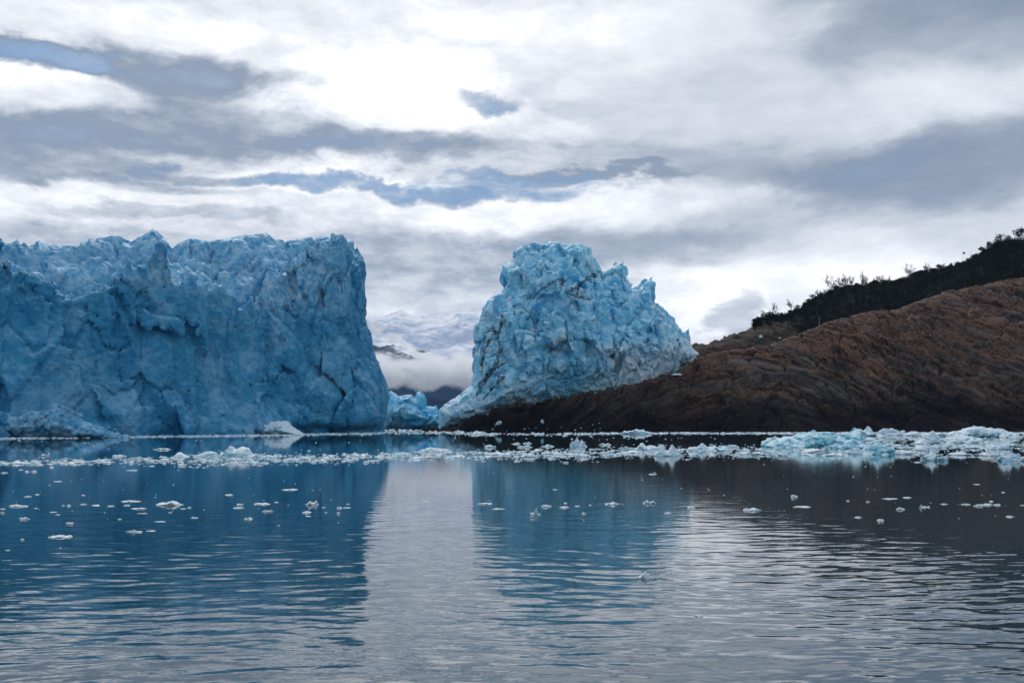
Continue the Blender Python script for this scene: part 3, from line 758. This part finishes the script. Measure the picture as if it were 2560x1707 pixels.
def floe(px, py, wpx, hpx, label, group=None, n=12, mat=None, jag=.35, horn=0, name='ice_floe', cat='ice floe', deep=.6):
    global FI
    FI += 1
    x, d = wpt(px, py); sx = wpx / FPX * d; sz = hpx / FPX * d * (.6 if 'chip' in name else 1 if n > 12 else .72)
    V, Q = lump(n, 1000 + FI, sx, sx * deep, sz, jag, horn)
    o = link(name, mesh_np(name, V, Q, mat or FLOE), (x, d + sx * deep * .5, -.05 * sz))
    o.rotation_euler.z = random.uniform(-.3, .3)
    tag(o, label, cat, group)
    return o
# outlined pieces
def outlined(name, label, cat, poly, dist, thick, h, blocks, mat, amp, kp=.5):
    xs = [(p[0] - CX) / FPX * dist for p in poly]; zs = [EYE + (HY - p[1]) / FPX * dist for p in poly]
    V, Q, rr = ice_body(name, poly, lambda X, Z: (dist + 0 * X).astype(f32), (min(xs) - 1, max(xs) + 1, dist - thick - 1, dist + thick + 1, -.8, max(zs) + .8), h, thick, hash_(name), blocks, mat, None, amp, thick * .6, kp)
    c = V.mean(0); c[2] = 0
    o = link(name, mesh_np(name, V - c, Q, mat, {'blk': rr, 'dirt': 0 * rr, 'rind': .9 + 0 * rr}), c)
    tag(o, label, cat)
def hash_(s_): return sum(ord(c) * (i + 3) for i, c in enumerate(s_)) % 977
def build_floes():
    low = 60
    outlined('turquoise_iceberg', 'low turquoise iceberg with a hollow face, the largest block floating before the rock hill', 'iceberg',
             [(1908, 1113), (1935, 1097), (1985, 1088), (2002, 1079), (2040, 1073), (2080, 1077), (2128, 1076), (2139, 1066), (2152, 1074), (2160, 1090), (2166, 1118), (2150, 1150), (1930, 1150)], 168, 5.0, .15, [(3.2, .8, .55, .4), (1.2, .8, .22, .4)], TURQ, 1, .5)
    outlined('jagged_iceberg', 'jagged white iceberg with pointed slabs, tallest piece of the drifting band below the glacier', 'iceberg',
             [(424, 1143), (438, 1131), (447, 1126), (462, 1134), (480, 1139), (503, 1129), (522, 1127), (546, 1133), (531, 1120), (560, 1127), (570, 1118), (580, 1112), (590, 1121), (604, 1115), (622, 1117), (629, 1131), (645, 1138), (660, 1170), (424, 1170)], 119, 2.2, .08, [(1.6, 1, .2, .3), (.7, .8, .12, .3)], FLOE, .9, .5)
    outlined('ice_rubble_mound', 'pale grey mound of fallen ice rubble at the foot of the glacier wall', 'ice mound',
             [(585, 1095), (602, 1084), (620, 1081), (640, 1066), (662, 1058), (700, 1053), (716, 1054), (735, 1069), (750, 1079), (770, 1084), (790, 1095)], 356, 8, .3, [(4, .8, .7, .3), (1.6, .8, .35, .3)], FLOE, 1, .5)
    outlined('smooth_iceberg', 'low smooth white iceberg floating in front of the gap', 'iceberg',
             [(1010, 1140), (1035, 1128), (1050, 1122), (1075, 1117), (1100, 1118), (1120, 1124), (1135, 1132), (1150, 1150), (1010, 1150)], 140, 1.8, .1, [(1.6, .8, .2, .3)], FLOE, .8, .5)
    outlined('humped_iceberg', 'humped pale ice heap against the far shore at the right edge', 'iceberg',
             [(2365, 1100), (2372, 1080), (2400, 1074), (2420, 1068), (2445, 1066), (2462, 1072), (2500, 1074), (2530, 1079), (2545, 1100)], 290, 6, .25, [(3, .8, .6, .3), (1.3, .8, .3, .3)], FLOE, 1, .5)
    outlined('fallen_ice_slope', 'pale slope of crushed ice banked against the far left foot of the glacier wall', 'ice slope',
             [(-90, 1105), (-90, 1046), (10, 1046), (80, 1030), (140, 1014), (175, 1030), (230, 1062), (300, 1082), (380, 1091), (400, 1105)], 276, 10, .4, [(6, .8, 1.2, .6), (2.0, .9, .9, .6)], ICE_WALL, 1.2, .7)
    big = [(1205, 105, 100, 25, 'white floe tapering off at the left end of the turquoise iceberg'), (1640, 72, 130, 34, 'white ridge of ice just behind the horn of the turquoise iceberg'),
           (1930, 110, 150, 45, 'broad white floe with a rounded hump, right of the turquoise iceberg'), (2265, 135, 130, 35, 'rounded blue white floe near the right edge, behind the nearest one'),
           (1700, 158, 170, 45, 'wide smooth pale blue floe in front of the turquoise iceberg, toward its right'), (1570, 132, 170, 40, 'wide pale blue floe touching the front of the turquoise iceberg'),
           (1950, 186, 115, 32, 'nearest rounded floe on dark brown water, third from the right edge'), (2300, 188, 125, 42, 'nearest thick floe at the right edge of the drifting band'),
           (720, 166, 115, 42, 'blue white floe with a steep left side, below the middle of the rock shore'), (305, 122, 78, 32, 'small white floe with a pointed right end, below the foot of the ice tower'),
           (640, 140, 120, 30, 'white heap of brash just behind the steep sided blue floe'), (575, 64, 115, 22, 'long low white floe lying along the dark rock shore')]
    for x, y, w_, h_, lab in big: floe(CX + .544 * x, 1050 + .544 * y, .544 * w_, .544 * h_, lab, n=20, jag=.45, mat=TURQ if 'pale blue' in lab else FLOE)
    g1 = 'white floes packed in the drifting band on the right'
    for x, y, w_, h_ in [(1650, 96, 90, 12), (1760, 70, 120, 26), (1850, 72, 90, 22), (1960, 75, 120, 20), (2080, 90, 160, 20), (2190, 78, 120, 24), (2310, 80, 100, 22), (2060, 108, 90, 18), (2150, 105, 100, 24), (1820, 158, 120, 22), (1890, 140, 100, 20),
                         (2080, 162, 100, 18), (1400, 150, 110, 16), (1480, 165, 90, 14), (2200, 165, 80, 16), (1250, 168, 60, 18), (1100, 160, 120, 18), (950, 142, 120, 22), (860, 142, 100, 24), (1010, 125, 60, 12), (1330, 120, 90, 14), (1750, 120, 80, 14), (2130, 130, 90, 16)]:
        floe(CX + .544 * x, 1050 + .544 * y, .6 * w_, .75 * h_, 'white ice floe packed among others right of the ice tower reflection', g1, n=12, jag=.5)
    g2 = 'white floes on dark water below the ice tower'
    for x, y, w_, h_ in [(520, 132, 50, 13), (560, 152, 110, 14), (430, 115, 52, 12), (330, 170, 70, 26), (165, 122, 50, 12), (60, 126, 60, 14), (70, 108, 40, 9), (20, 110, 40, 8), (180, 156, 100, 14), (80, 170, 90, 18), (450, 165, 80, 14), (260, 160, 60, 12), (30, 150, 60, 12)]:
        floe(CX + .544 * x, 1050 + .544 * y, .544 * w_, .544 * h_, 'small white floe drifting below the foot of the ice tower', g2, n=12, jag=.5)
    g3 = 'white floes in the drifting band below the glacier'
    for x, y, w_, h_ in [(540, 166, 60, 10), (200, 166, 45, 12), (740, 136, 75, 10), (700, 190, 60, 12), (950, 168, 90, 24), (1075, 186, 90, 14), (1160, 172, 90, 16), (1240, 172, 80, 16), (1395, 182, 60, 18), (1500, 175, 70, 12), (1650, 166, 90, 18), (1760, 172, 70, 12), (1850, 158, 80, 16), (2200, 160, 60, 22),
                         (2290, 160, 120, 18), (2255, 126, 50, 18), (60, 202, 120, 12), (350, 196, 120, 14), (450, 190, 80, 12), (620, 180, 80, 14), (2100, 170, 80, 12), (1940, 175, 80, 12), (240, 198, 60, 10)]:
        floe(.544 * x, 1050 + .544 * y, .544 * w_, .544 * h_, 'white floe in the crowded band drifting below the glacier wall', g3, n=12, jag=.5)
    for x, y, w_, h_ in [(2190, 62, 80, 16), (2260, 66, 50, 8), (2110, 60, 60, 8), (1960, 50, 140, 9)]:
        floe(.544 * x, 1050 + .544 * y, .544 * w_, .544 * h_, 'small white floe at the water line of the gap below the ice tower', 'floes at the foot of the gap', n=12, jag=.4)
    # single chips on the open water
    chipsL = [(260, 283, 40, 6), (168, 343, 22, 6), (125, 353, 36, 7), (380, 346, 20, 8), (288, 393, 16, 8), (314, 395, 20, 12), (380, 388, 34, 7), (435, 393, 42, 7), (505, 396, 32, 8), (163, 406, 20, 6), (580, 393, 32, 8), (840, 408, 28, 6), (868, 403, 18, 6),
              (938, 412, 10, 5), (1050, 345, 40, 8), (1100, 389, 34, 10), (1092, 405, 52, 7), (1270, 378, 20, 5), (1408, 426, 40, 12), (1485, 402, 14, 5), (1498, 425, 14, 6), (1560, 405, 26, 12), (1590, 404, 40, 5), (1598, 387, 18, 6), (1555, 430, 18, 16),
              (262, 436, 24, 6), (315, 475, 38, 9), (548, 455, 20, 5), (690, 511, 46, 6), (890, 450, 34, 6), (1280, 486, 14, 8), (100, 549, 20, 9), (275, 588, 12, 8), (32, 599, 22, 7), (905, 217, 18, 8), (605, 232, 46, 9), (153, 238, 26, 14), (120, 238, 22, 10), (15, 243, 32, 8), (93, 229, 20, 5), (8, 428, 24, 14), (10, 409, 24, 6),
              (1765, 366, 14, 6), (1955, 375, 34, 5), (1910, 384, 10, 5), (2230, 386, 70, 8), (2290, 410, 60, 7), (780, 426, 20, 5), (650, 430, 50, 3), (730, 468, 60, 3), (1415, 443, 30, 4), (1555, 472, 10, 5), (240, 424, 36, 4)]
    for x, y, w_, h_ in chipsL:
        floe(.544 * x, 1050 + .544 * y, .544 * w_, .544 * h_, 'tiny ice chip floating alone on the dark blue water below the drifting band', 'ice chips on the open blue water', n=6, mat=CLEAR, jag=.32, name='ice_chip', cat='ice chip')
    chipsR = [(197, 320, 24, 6), (240, 403, 50, 10), (246, 382, 18, 7), (332, 431, 26, 10), (92, 458, 16, 10), (717, 429, 30, 9), (825, 405, 40, 10), (1340, 401, 90, 9), (1745, 363, 70, 7), (1820, 357, 36, 8), (1637, 376, 18, 9), (1905, 402, 40, 12), (1990, 387, 34, 8), (2090, 389, 40, 9), (2190, 391, 50, 12), (2206, 375, 22, 9),
              (2232, 391, 34, 10), (2260, 333, 18, 8), (2295, 445, 36, 9), (1595, 448, 34, 9), (1545, 372, 16, 8), (2140, 296, 30, 4), (650, 250, 40, 9), (2350, 392, 20, 6), (360, 392, 16, 8), (300, 396, 24, 8)]
    for x, y, w_, h_ in chipsR:
        floe(CX + .544 * x, 1050 + .544 * y, .544 * w_, .544 * h_, 'tiny ice chip floating on the open water right of the bright reflection', 'ice chips on the open water on the right', n=6, mat=CLEAR, jag=.32, name='ice_chip', cat='ice chip')
    named = [(.544 * 760, 1050 + .544 * 392, 68, 13, 'flat ice floe with a curled left tip, the largest on the open blue water', 1), (.544 * 590, 1050 + .544 * 376, 52, 5, 'long thin ice sliver just left of the floe with the curled tip', 0), (.544 * 628, 1050 + .544 * 409, 36, 5, 'thin flat ice sliver just below and left of the curled floe', 0),
             (.544 * 1197, 1050 + .544 * 388, 44, 7, 'long bumpy ice chip in the middle of the dark blue water', 0), (.544 * 1225, 1050 + .544 * 422, 28, 7, 'knobbly ice chip just below the long bumpy one', 0), (.544 * 1330, 1050 + .544 * 321, 38, 5, 'flat pointed chip alone above the row of chips on blue water', 0),
             (.544 * 1432, 1050 + .544 * 390, 32, 12, 'two horned ice chip near the left edge of the bright reflection', 2), (.544 * 70, 1050 + .544 * 398, 40, 7, 'flat ice chip at the left end of the chip row', 0), (.544 * 105, 1050 + .544 * 456, 28, 8, 'twin humped ice chip near the left edge', 0),
             (.544 * 610, 1050 + .544 * 516, 38, 8, 'smooth oval ice chip with a dark underside, nearest in the middle left', 0), (.544 * 1137, 1050 + .544 * 457, 24, 7, 'small winged ice chip below the middle of the chip row', 1), (.544 * 262, 1050 + .544 * 541, 52, 9, 'ragged flat floe, the nearest wide piece on the left', 0),
             (CX + .544 * 158, 1050 + .544 * 398, 28, 8, 'white ice chip on blue water just right of the bright reflection', 0), (CX + .544 * 465, 1050 + .544 * 388, 38, 7, 'long bumpy ice chip on the tower reflection', 1), (CX + .544 * 635, 1050 + .544 * 383, 32, 8, 'two tipped clear ice chip at the right end of the tower reflection', 2),
             (CX + .544 * 105, 1050 + .544 * 436, 26, 12, 'pronged ice chip on blue water, lowest one on the tower reflection', 2), (CX + .544 * 1110, 1050 + .544 * 416, 44, 10, 'clear lumpy ice chip on the bright rippled water', 0), (CX + .544 * 1300, 1050 + .544 * 354, 19, 8, 'small wedge of ice on dark rippled water', 1),
             (CX + .544 * 1790, 1050 + .544 * 412, 22, 10, 'clear pointed ice chip on the brown reflection', 0), (CX + .544 * 1880, 1050 + .544 * 404, 7, 13, 'thin upright spike of ice on the brown reflection', 1), (CX + .544 * 2150, 1050 + .544 * 396, 24, 9, 'bright white chip leading a row of chips near the right edge', 0),
             (CX + .544 * 1698, 1050 + .544 * 464, 19, 9, 'bluish chip, nearest one on the brown reflection', 0), (1617, 1447, 38, 16, 'clear two horned ice fragment, nearest to the viewer right of centre', 2), (1748, 1541, 20, 7, 'small dark clear ice fragment alone in the near ripples', 0)]
    for px, py, w_, h_, lab, hn in named: floe(px, py, w_, h_, lab, n=12, mat=CLEAR, jag=.36, horn=hn, name='ice_chip', cat='ice chip')
    # the crumbs between them, past counting
    VV = []; QQ = []; off = 0; r = np.random.default_rng(5)
    D0, Q0 = CS[2]
    cpts = [(0, 1158, 6), (120, 1156, 9), (300, 1152, 9), (450, 1150, 14), (600, 1150, 15), (800, 1147, 13), (1000, 1143, 12), (1150, 1140, 12), (1300, 1138, 13), (1500, 1133, 15), (1700, 1128, 14), (1900, 1128, 18), (2100, 1122, 24), (2300, 1115, 30), (2560, 1112, 34)]
    jobs = []
    for i in range(9600):
        px = r.uniform(-60, 2640)
        if px < 400 and r.random() < .45: continue
        cy = np.interp(px, [c[0] for c in cpts], [c[1] for c in cpts]); hw = np.interp(px, [c[0] for c in cpts], [c[2] for c in cpts])
        py = cy + r.normal() * hw * .48
        if float(vnoise(px / 34., py / 5., 0, 3)) + .35 < r.random() * .7: continue
        k_ = min(r.pareto(2.2), 3.2); jobs.append((px, py, 3 + 5.5 * k_, .7 + 1.1 * k_ * r.random()))
    for i in range(2300):                      # thin lines along the shores
        px = r.uniform(-60, 2640)
        if px < 960: py = np.interp(px, [-60, 0, 300, 640, 900, 960], [1098, 1096, 1092, 1089, 1084, 1082]) + r.normal() * 1.0
        elif px < 1160: py = r.uniform(1074, 1084)
        else: py = np.interp(px, [1160, 1500, 1560, 2560], [1083, 1083, 1082, 1082]) + abs(r.normal()) * (1.2 if px > 1500 else 3)
        if 1160 < px < 1500 and r.random() < .6: continue
        jobs.append((px, py, r.uniform(4, 13), r.uniform(.8, 2.8)))
    for i in range(150):                      # loose scatter
        px = r.uniform(-60, 2640); py = 1090 + abs(r.normal()) * (50 if r.random() < .5 else 22)
        jobs.append((px, py, r.uniform(2, 6), r.uniform(.6, 1.6)))
    for i in range(90):
        jobs.append((r.uniform(0, 2560), r.uniform(1190, 1300), r.uniform(2, 5), r.uniform(.6, 1.5)))
    for (px, py, w_, h_) in jobs:
        x, d = wpt(px, py); sx = w_ / FPX * d; sz = h_ / FPX * d
        V = D0 * (1 + r.uniform(-.35, .35, (len(D0), 1))) * np.array([sx / 2, sx * .35, sz])
        V[:, 2] = np.where(V[:, 2] < 0, V[:, 2] * .4, V[:, 2]); V += np.array([x, d, 0])
        VV.append(V); QQ.append(Q0 + off); off += len(D0)
    tag(link('brash_ice', mesh_np('brash_ice', np.concatenate(VV), np.concatenate(QQ), FLOE)), 'fine white brash ice and slush drifting in bands across the lake', 'brash ice', kind='stuff')
if not ONLY or 'f' in ONLY: build_floes()

# ------------------------------------------------------------------ trees on the hill
def tube(pts, rads, n=3):
    V = []; Q = []
    for p, r_ in zip(pts, rads):
        for k in range(n):
            a = 2 * math.pi * k / n; V.append((p[0] + r_ * math.cos(a), p[1] + r_ * math.sin(a), p[2]))
    for i in range(len(pts) - 1):
        for k in range(n): Q.append((i * n + k, i * n + (k + 1) % n, (i + 1) * n + (k + 1) % n, (i + 1) * n + k))
    return np.array(V, f32), np.array(Q, np.int32)
def join(parts):
    V = []; Q = []; o = 0
    for v, q in parts: V.append(v); Q.append(q + o); o += len(v)
    return np.concatenate(V), np.concatenate(Q)
def bare_tree(seed, H, spread, thick=.16, deep=4):
    """trunk tubes and twig tubes of a leafless tree"""
    rr = random.Random(seed); trunk = []; twigs = []
    def grow(p, d, L, r_, lev):
        pts = [p]; dd = list(d)
        for k in range(3):
            dd = [dd[0] + rr.uniform(-.22, .22), dd[1] + rr.uniform(-.22, .22), dd[2] + rr.uniform(-.05, .15)]
            m_ = math.sqrt(sum(c * c for c in dd)); dd = [c / m_ for c in dd]
            pts.append(tuple(pts[-1][i] + dd[i] * L / 3 for i in range(3)))
        (trunk if lev < 1 else twigs).append(tube(pts, [r_, r_ * .85, r_ * .7, r_ * .5]))
        if lev >= deep: return
        for k in range((4, 4, 4, 3)[lev]):
            f = rr.uniform(.35, 1); a = rr.uniform(0, 2 * math.pi); s_ = rr.uniform(.45, 1.1) * spread
            q = pts[-1] if k == 0 else pts[min(3, 1 + int(f * 2.5))]
            nd = (dd[0] + math.cos(a) * s_, dd[1] + math.sin(a) * s_, dd[2] * .9 + .12)
            m_ = math.sqrt(sum(c * c for c in nd)); nd = tuple(c / m_ for c in nd)
            grow(q, nd, L * rr.uniform(.55, .8), max(.05, r_ * .58), lev + 1)
    grow((0, 0, 0), (rr.uniform(-.1, .1), 0, 1), H * .36, thick, 0)
    return join(trunk), join(twigs)
def green_tree(seed, H, Wd):
    rr = np.random.default_rng(seed); tr = tube([(0, 0, 0), (.1, 0, H * .5), (0, .1, H * .92)], [.2, .13, .04], 4); V = []; n = 760
    nc = 22; cc = np.stack([rr.uniform(-.36, .36, nc) * Wd, rr.uniform(-.36, .36, nc) * Wd, H * rr.uniform(.12, .92, nc)], 1)
    cc[:, :2] *= (1.25 - cc[:, 2:3] / H)
    for i in range(n):
        c = cc[rr.integers(nc)]; d = rr.normal(0, 1, 3); d /= np.linalg.norm(d); p = c + d * np.array([.17 * Wd, .17 * Wd, .10 * H]) * rr.uniform(.5, 1.05)
        a = rr.normal(0, 1, 3); a /= np.linalg.norm(a); b = np.cross(a, rr.normal(0, 1, 3)); b /= np.linalg.norm(b); s_ = rr.uniform(.14, .36)
        V += [p - a * s_, p - b * s_ * .6, p + a * s_, p + b * s_ * .6]
    return tr, (np.array(V, f32), np.arange(4 * n, dtype=np.int32).reshape(-1, 4))
def build_trees():
    bpy.context.view_layer.update()
    rock = bpy.data.objects['rock_hillside']
    def ground(px, py):
        ok, loc, nn, _ = rock.ray_cast((0, 0, EYE), ((px - CX) / FPX, 1, (HY - py) / FPX))
        return loc if ok else None
    def crest(px):                              # highest ground the eye sees in this direction, on the wooded hill
        y0 = float(itp(np.array([px]), GROUND)[0])
        for dy in range(-14, 30, 2):
            g = ground(px, y0 + dy)
            if g: return g
        return None
    bark, t, b = newmat('dark_bark'); t.set(b.inputs['Base Color'], t.ramp(t.noise(geo(t), 3, 4), [(.35, (.018, .015, .013)), (.7, (.05, .042, .036))])); b.inputs['Roughness'].default_value = .95
    leaf, t, b = newmat('dark_leaves'); t.set(b.inputs['Base Color'], t.ramp(t.noise(geo(t), .6, 4), [(.35, (.008, .014, .008)), (.7, (.022, .034, .016))])); b.inputs['Roughness'].default_value = .9; b.inputs['Specular IOR Level'].default_value = .15
    bares = [bare_tree(s_, 9, sp) for s_, sp in ((3, .9), (8, .65), (15, .8), (22, .5))]
    greens = [green_tree(s_, 9, w_) for s_, w_ in ((41, 6), (42, 5), (43, 7))]
    me = {}
    for k, (a, c) in enumerate(bares): me['b', k] = (mesh_np('trunk', *a, bark), mesh_np('crown', *c, bark, smooth=False))
    for k, (a, c) in enumerate(greens): me['g', k] = (mesh_np('trunk', *a, bark), mesh_np('crown', *c, leaf, smooth=False))
    def plant(kind, k, px, hpx, label, group, wide=1.0, name=None):
        g = crest(px)
        if not g: return
        H = hpx / FPX * g[1] * 1.04
        o = bpy.data.objects.new(name or ('bare_tree' if kind == 'b' else 'evergreen_tree'), None); S.collection.objects.link(o)
        o.location = (g[0], g[1], g[2] - .5); s_ = H / 9; o.scale = (s_ * wide, s_ * wide, s_); o.rotation_euler.z = random.uniform(0, 6.28)
        link('trunk', me[kind, k][0], parent=o); link('crown', me[kind, k][1], parent=o)
        tag(o, label, 'tree' if kind == 'g' or hpx > 38 else 'bare tree', group)
    plant('b', 0, 1924, 44, 'rounded leafless bush tree, the lowest tree at the left end of the hill', None, 1.25)
    plant('b', 2, 1944, 32, 'short leafless bush right beside the lowest rounded one', None, 1.3)
    plant('b', 3, 1981, 44, 'thin upright leafless tree standing alone left of the dense wood', None)
    plant('g', 0, 1996, 26, 'low dark bush at the foot of the thin lone tree', None, 1.1)
    plant('g', 2, 2030, 44, 'dark rounded evergreen at the left end of the dense wood', None, 1.2)
    plant('b', 0, 2088, 58, 'wide bare tree with a fan of branches, tallest on the lower skyline', None, 1.2)
    gb = 'bare trees standing up from the lower skyline of the wood'
    for px, h_, k in ((2051, 40, 1), (2066, 36, 2), (2108, 50, 1), (2122, 52, 3), (2134, 46, 1), (2150, 50, 3), (2165, 44, 2), (2180, 40, 0), (2196, 44, 1), (2210, 38, 2)):
        plant('b', k, px, h_, 'slim bare tree in the row right of the wide branching tree', gb)
    plant('b', 0, 2284, 56, 'wide bare tree rising alone from the middle of the skyline', None, 1.25)
    for px, h_, k in ((2228, 34, 0), (2252, 36, 2), (2310, 40, 1), (2326, 42, 0), (2342, 42, 2), (2358, 36, 1)):
        plant('b', k, px, h_, 'low bare tree along the middle skyline of the wood', 'bare trees along the middle skyline')
    for px, h_, k in ((2376, 34, 1), (2392, 32, 0), (2420, 32, 2), (2438, 36, 1)):
        plant('g', k, px, h_, 'low dark tree on the skyline near the thin flagpole', 'dark trees near the flagpole')
    for px, h_, k, lab in ((2456, 48, 0, 'first tall evergreen where the skyline steps up on the right'), (2476, 52, 1, 'second tall evergreen from the step in the right skyline'), (2500, 56, 2, 'broad evergreen crown in the middle of the top group'),
                           (2522, 50, 1, 'evergreen just left of the highest tree'), (2546, 62, 0, 'highest evergreen tree, at the top right of the wood'), (2572, 56, 2, 'evergreen cut by the right edge of the picture')):
        plant('g', k, px, h_, lab, None, 1.05)
    # the wood itself reads as one dark mass
    parts = {'b': [], 'g': []}; r = np.random.default_rng(3); n = 0
    cheap = [bare_tree(60 + k, 9, .8, .2, 3) for k in range(4)]
    for i in range(3000):
        px = r.uniform(1885, 2720); q = r.uniform(1.06, 1.98) if r.random() < .6 else r.uniform(1.84, 2.0)
        D_, Z_ = hill_base(np.array([px], f32), np.array([q], f32)); x = (px - CX) / FPX * D_[0]
        if q < np.interp(px, [1885, 1960, 2010, 2040], [1.78, 1.62, 1.35, 1.05]): continue
        ok, loc, nn, _ = rock.ray_cast((float(x), float(D_[0]), 400), (0, 0, -1))
        if not ok: continue
        kind = 'g' if r.random() < (.5 if px < 2430 else .85) else 'b'; src = (greens if kind == 'g' else cheap); v, q_ = join(src[r.integers(len(src))])
        if kind == 'g' and len(q_) > 300: q_ = q_[::2] if q < 1.7 else q_
        s_ = (r.uniform(.72, 1.12) * (1.3 if px > 2430 and q > 1.8 else 1) if px > 2010 else r.uniform(.42, .75)); a = r.uniform(0, 6.28); ca, sa = math.cos(a), math.sin(a)
        vv = np.stack([v[:, 0] * ca - v[:, 1] * sa, v[:, 0] * sa + v[:, 1] * ca, v[:, 2]], 1) * s_ * np.array([1.1, 1.1, 1]) + np.array([loc[0], loc[1], loc[2] - .5])
        parts[kind].append((vv.astype(f32), q_)); n += 1
        if kind == 'b' and len(parts['b']) > 1200: parts['b'].pop()
    for kind, mat_, nm, lab in (('g', leaf, 'dense_wood', 'dense dark evergreen wood covering the slope behind the rock hill'), ('b', bark, 'leafless_wood', 'dark mass of leafless trees filling the slope behind the rock hill')):
        v, q_ = join(parts[kind]); tag(link(nm, mesh_np(nm, v, q_, mat_, smooth=False)), lab, 'wood', kind='stuff')
    print('wood', n, time.time() - T0)
    # bleached trunk, flagpole, snow patches
    pale, t, b = newmat('bleached_wood'); t.set(b.inputs['Base Color'], t.ramp(t.noise(geo(t), 4, 4), [(.3, (.16, .15, .14)), (.7, (.28, .26, .25))]))
    g = ground(2048, 815)
    if g:
        v, q_ = tube([(0, 0, 0), (.05, 0, 3), (-.05, 0, 6.2)], [.24, .19, .08], 6); o = link('dead_trunk', mesh_np('dead_trunk', v, q_, pale), g)
        tag(o, 'bleached bare tree trunk standing at the edge of the wood above the rock', 'dead tree')
    g = crest(2407)
    if g:
        o = bpy.data.objects.new('flagpole', None); S.collection.objects.link(o); o.location = (g[0], g[1], g[2] + 0)
        mt, t, b = newmat('pole_metal'); b.inputs['Base Color'].default_value = (.35, .33, .33, 1)
        mf, t, b = newmat('flag_cloth'); b.inputs['Base Color'].default_value = (.30, .12, .12, 1)
        v, q_ = tube([(0, 0, -1), (0, 0, 7), (0, 0, 15)], [.12, .10, .07], 6); link('pole', mesh_np('pole', v, q_, mt), parent=o)
        uu, ww = np.meshgrid(np.linspace(0, 1.8, 8), np.linspace(13.2, 14.8, 5), indexing='ij'); V = np.stack([uu, .18 * np.sin(uu * 4), ww - .15 * uu], -1).reshape(-1, 3); link('flag', mesh_np('flag', V, grid_quads(8, 5), mf), parent=o)
        tag(o, 'thin flagpole with a small reddish flag above the skyline trees', 'flagpole')
    snow = FLOE
    for px, py, w_, h_, lab in ((1902, 844, 9, 8, 'upright white ice block left on the dark rock shelf below the trees'), (1949, 846, 6, 3, 'small white ice lump on the rock shelf, right of the upright block'), (1690, 938, 30, 5, 'flat slab of old snow lying in the hollow under the right foot of the tower'),
                               (1249, 1060, 22, 9, 'white ice block stranded on the low rocks at the waterline'), (1356, 1056, 8, 9, 'small bright ice chunk perched on the dark low rock')):
        g = ground(px, py)
        if g:
            v, q_ = lump(12, int(px), w_ / FPX * g[1], w_ / FPX * g[1] * .7, h_ / FPX * g[1], .4); o = link('stranded_ice', mesh_np('stranded_ice', v, q_, snow), g); tag(o, lab, 'ice block')
    r = np.random.default_rng(9)
    for i in range(15):
        px, py = r.uniform(1230, 1520), r.uniform(1056, 1077)
        g = ground(px, py)
        if g:
            w_ = r.uniform(2, 6); v, q_ = lump(6, 50 + i, w_ / FPX * g[1], w_ / FPX * g[1], r.uniform(1, 2.5) / FPX * g[1], .4); o = link('stranded_ice_chip', mesh_np('stranded_ice_chip', v, q_, snow), g)
            tag(o, 'small white ice chip stranded on the dark rocks below the ice tower', 'ice chip', 'ice chips stranded on the low rocks')
if not ONLY or 'r' in ONLY: build_trees()

# ------------------------------------------------------------------ air between here and the mountains
def build_haze():
    m = bpy.data.materials.new('haze'); m.use_nodes = True; t = NT(m.node_tree); t.n.clear()
    o = t.n.new('ShaderNodeOutputMaterial'); pv = t.n.new('ShaderNodeVolumePrincipled'); t.l.new(pv.outputs[0], o.inputs['Volume'])
    pv.inputs['Density'].default_value = .000022; pv.inputs['Color'].default_value = (.30, .58, 1, 1); pv.inputs['Anisotropy'].default_value = .3
    v = np.array([[a, b_, c] for a in (-12500, 12500) for b_ in (-40, 9400) for c in (-4, 900)], float)
    q = np.array([[0, 1, 3, 2], [4, 6, 7, 5], [0, 4, 5, 1], [2, 3, 7, 6], [0, 2, 6, 4], [1, 5, 7, 3]])
    tag(link('haze', mesh_np('haze', v, q, m, smooth=False)), kind='stuff', label='thin bluish haze hanging over the whole lake', cat='haze')
if not ONLY or 'h' in ONLY: build_haze()
print('done', time.time() - T0)
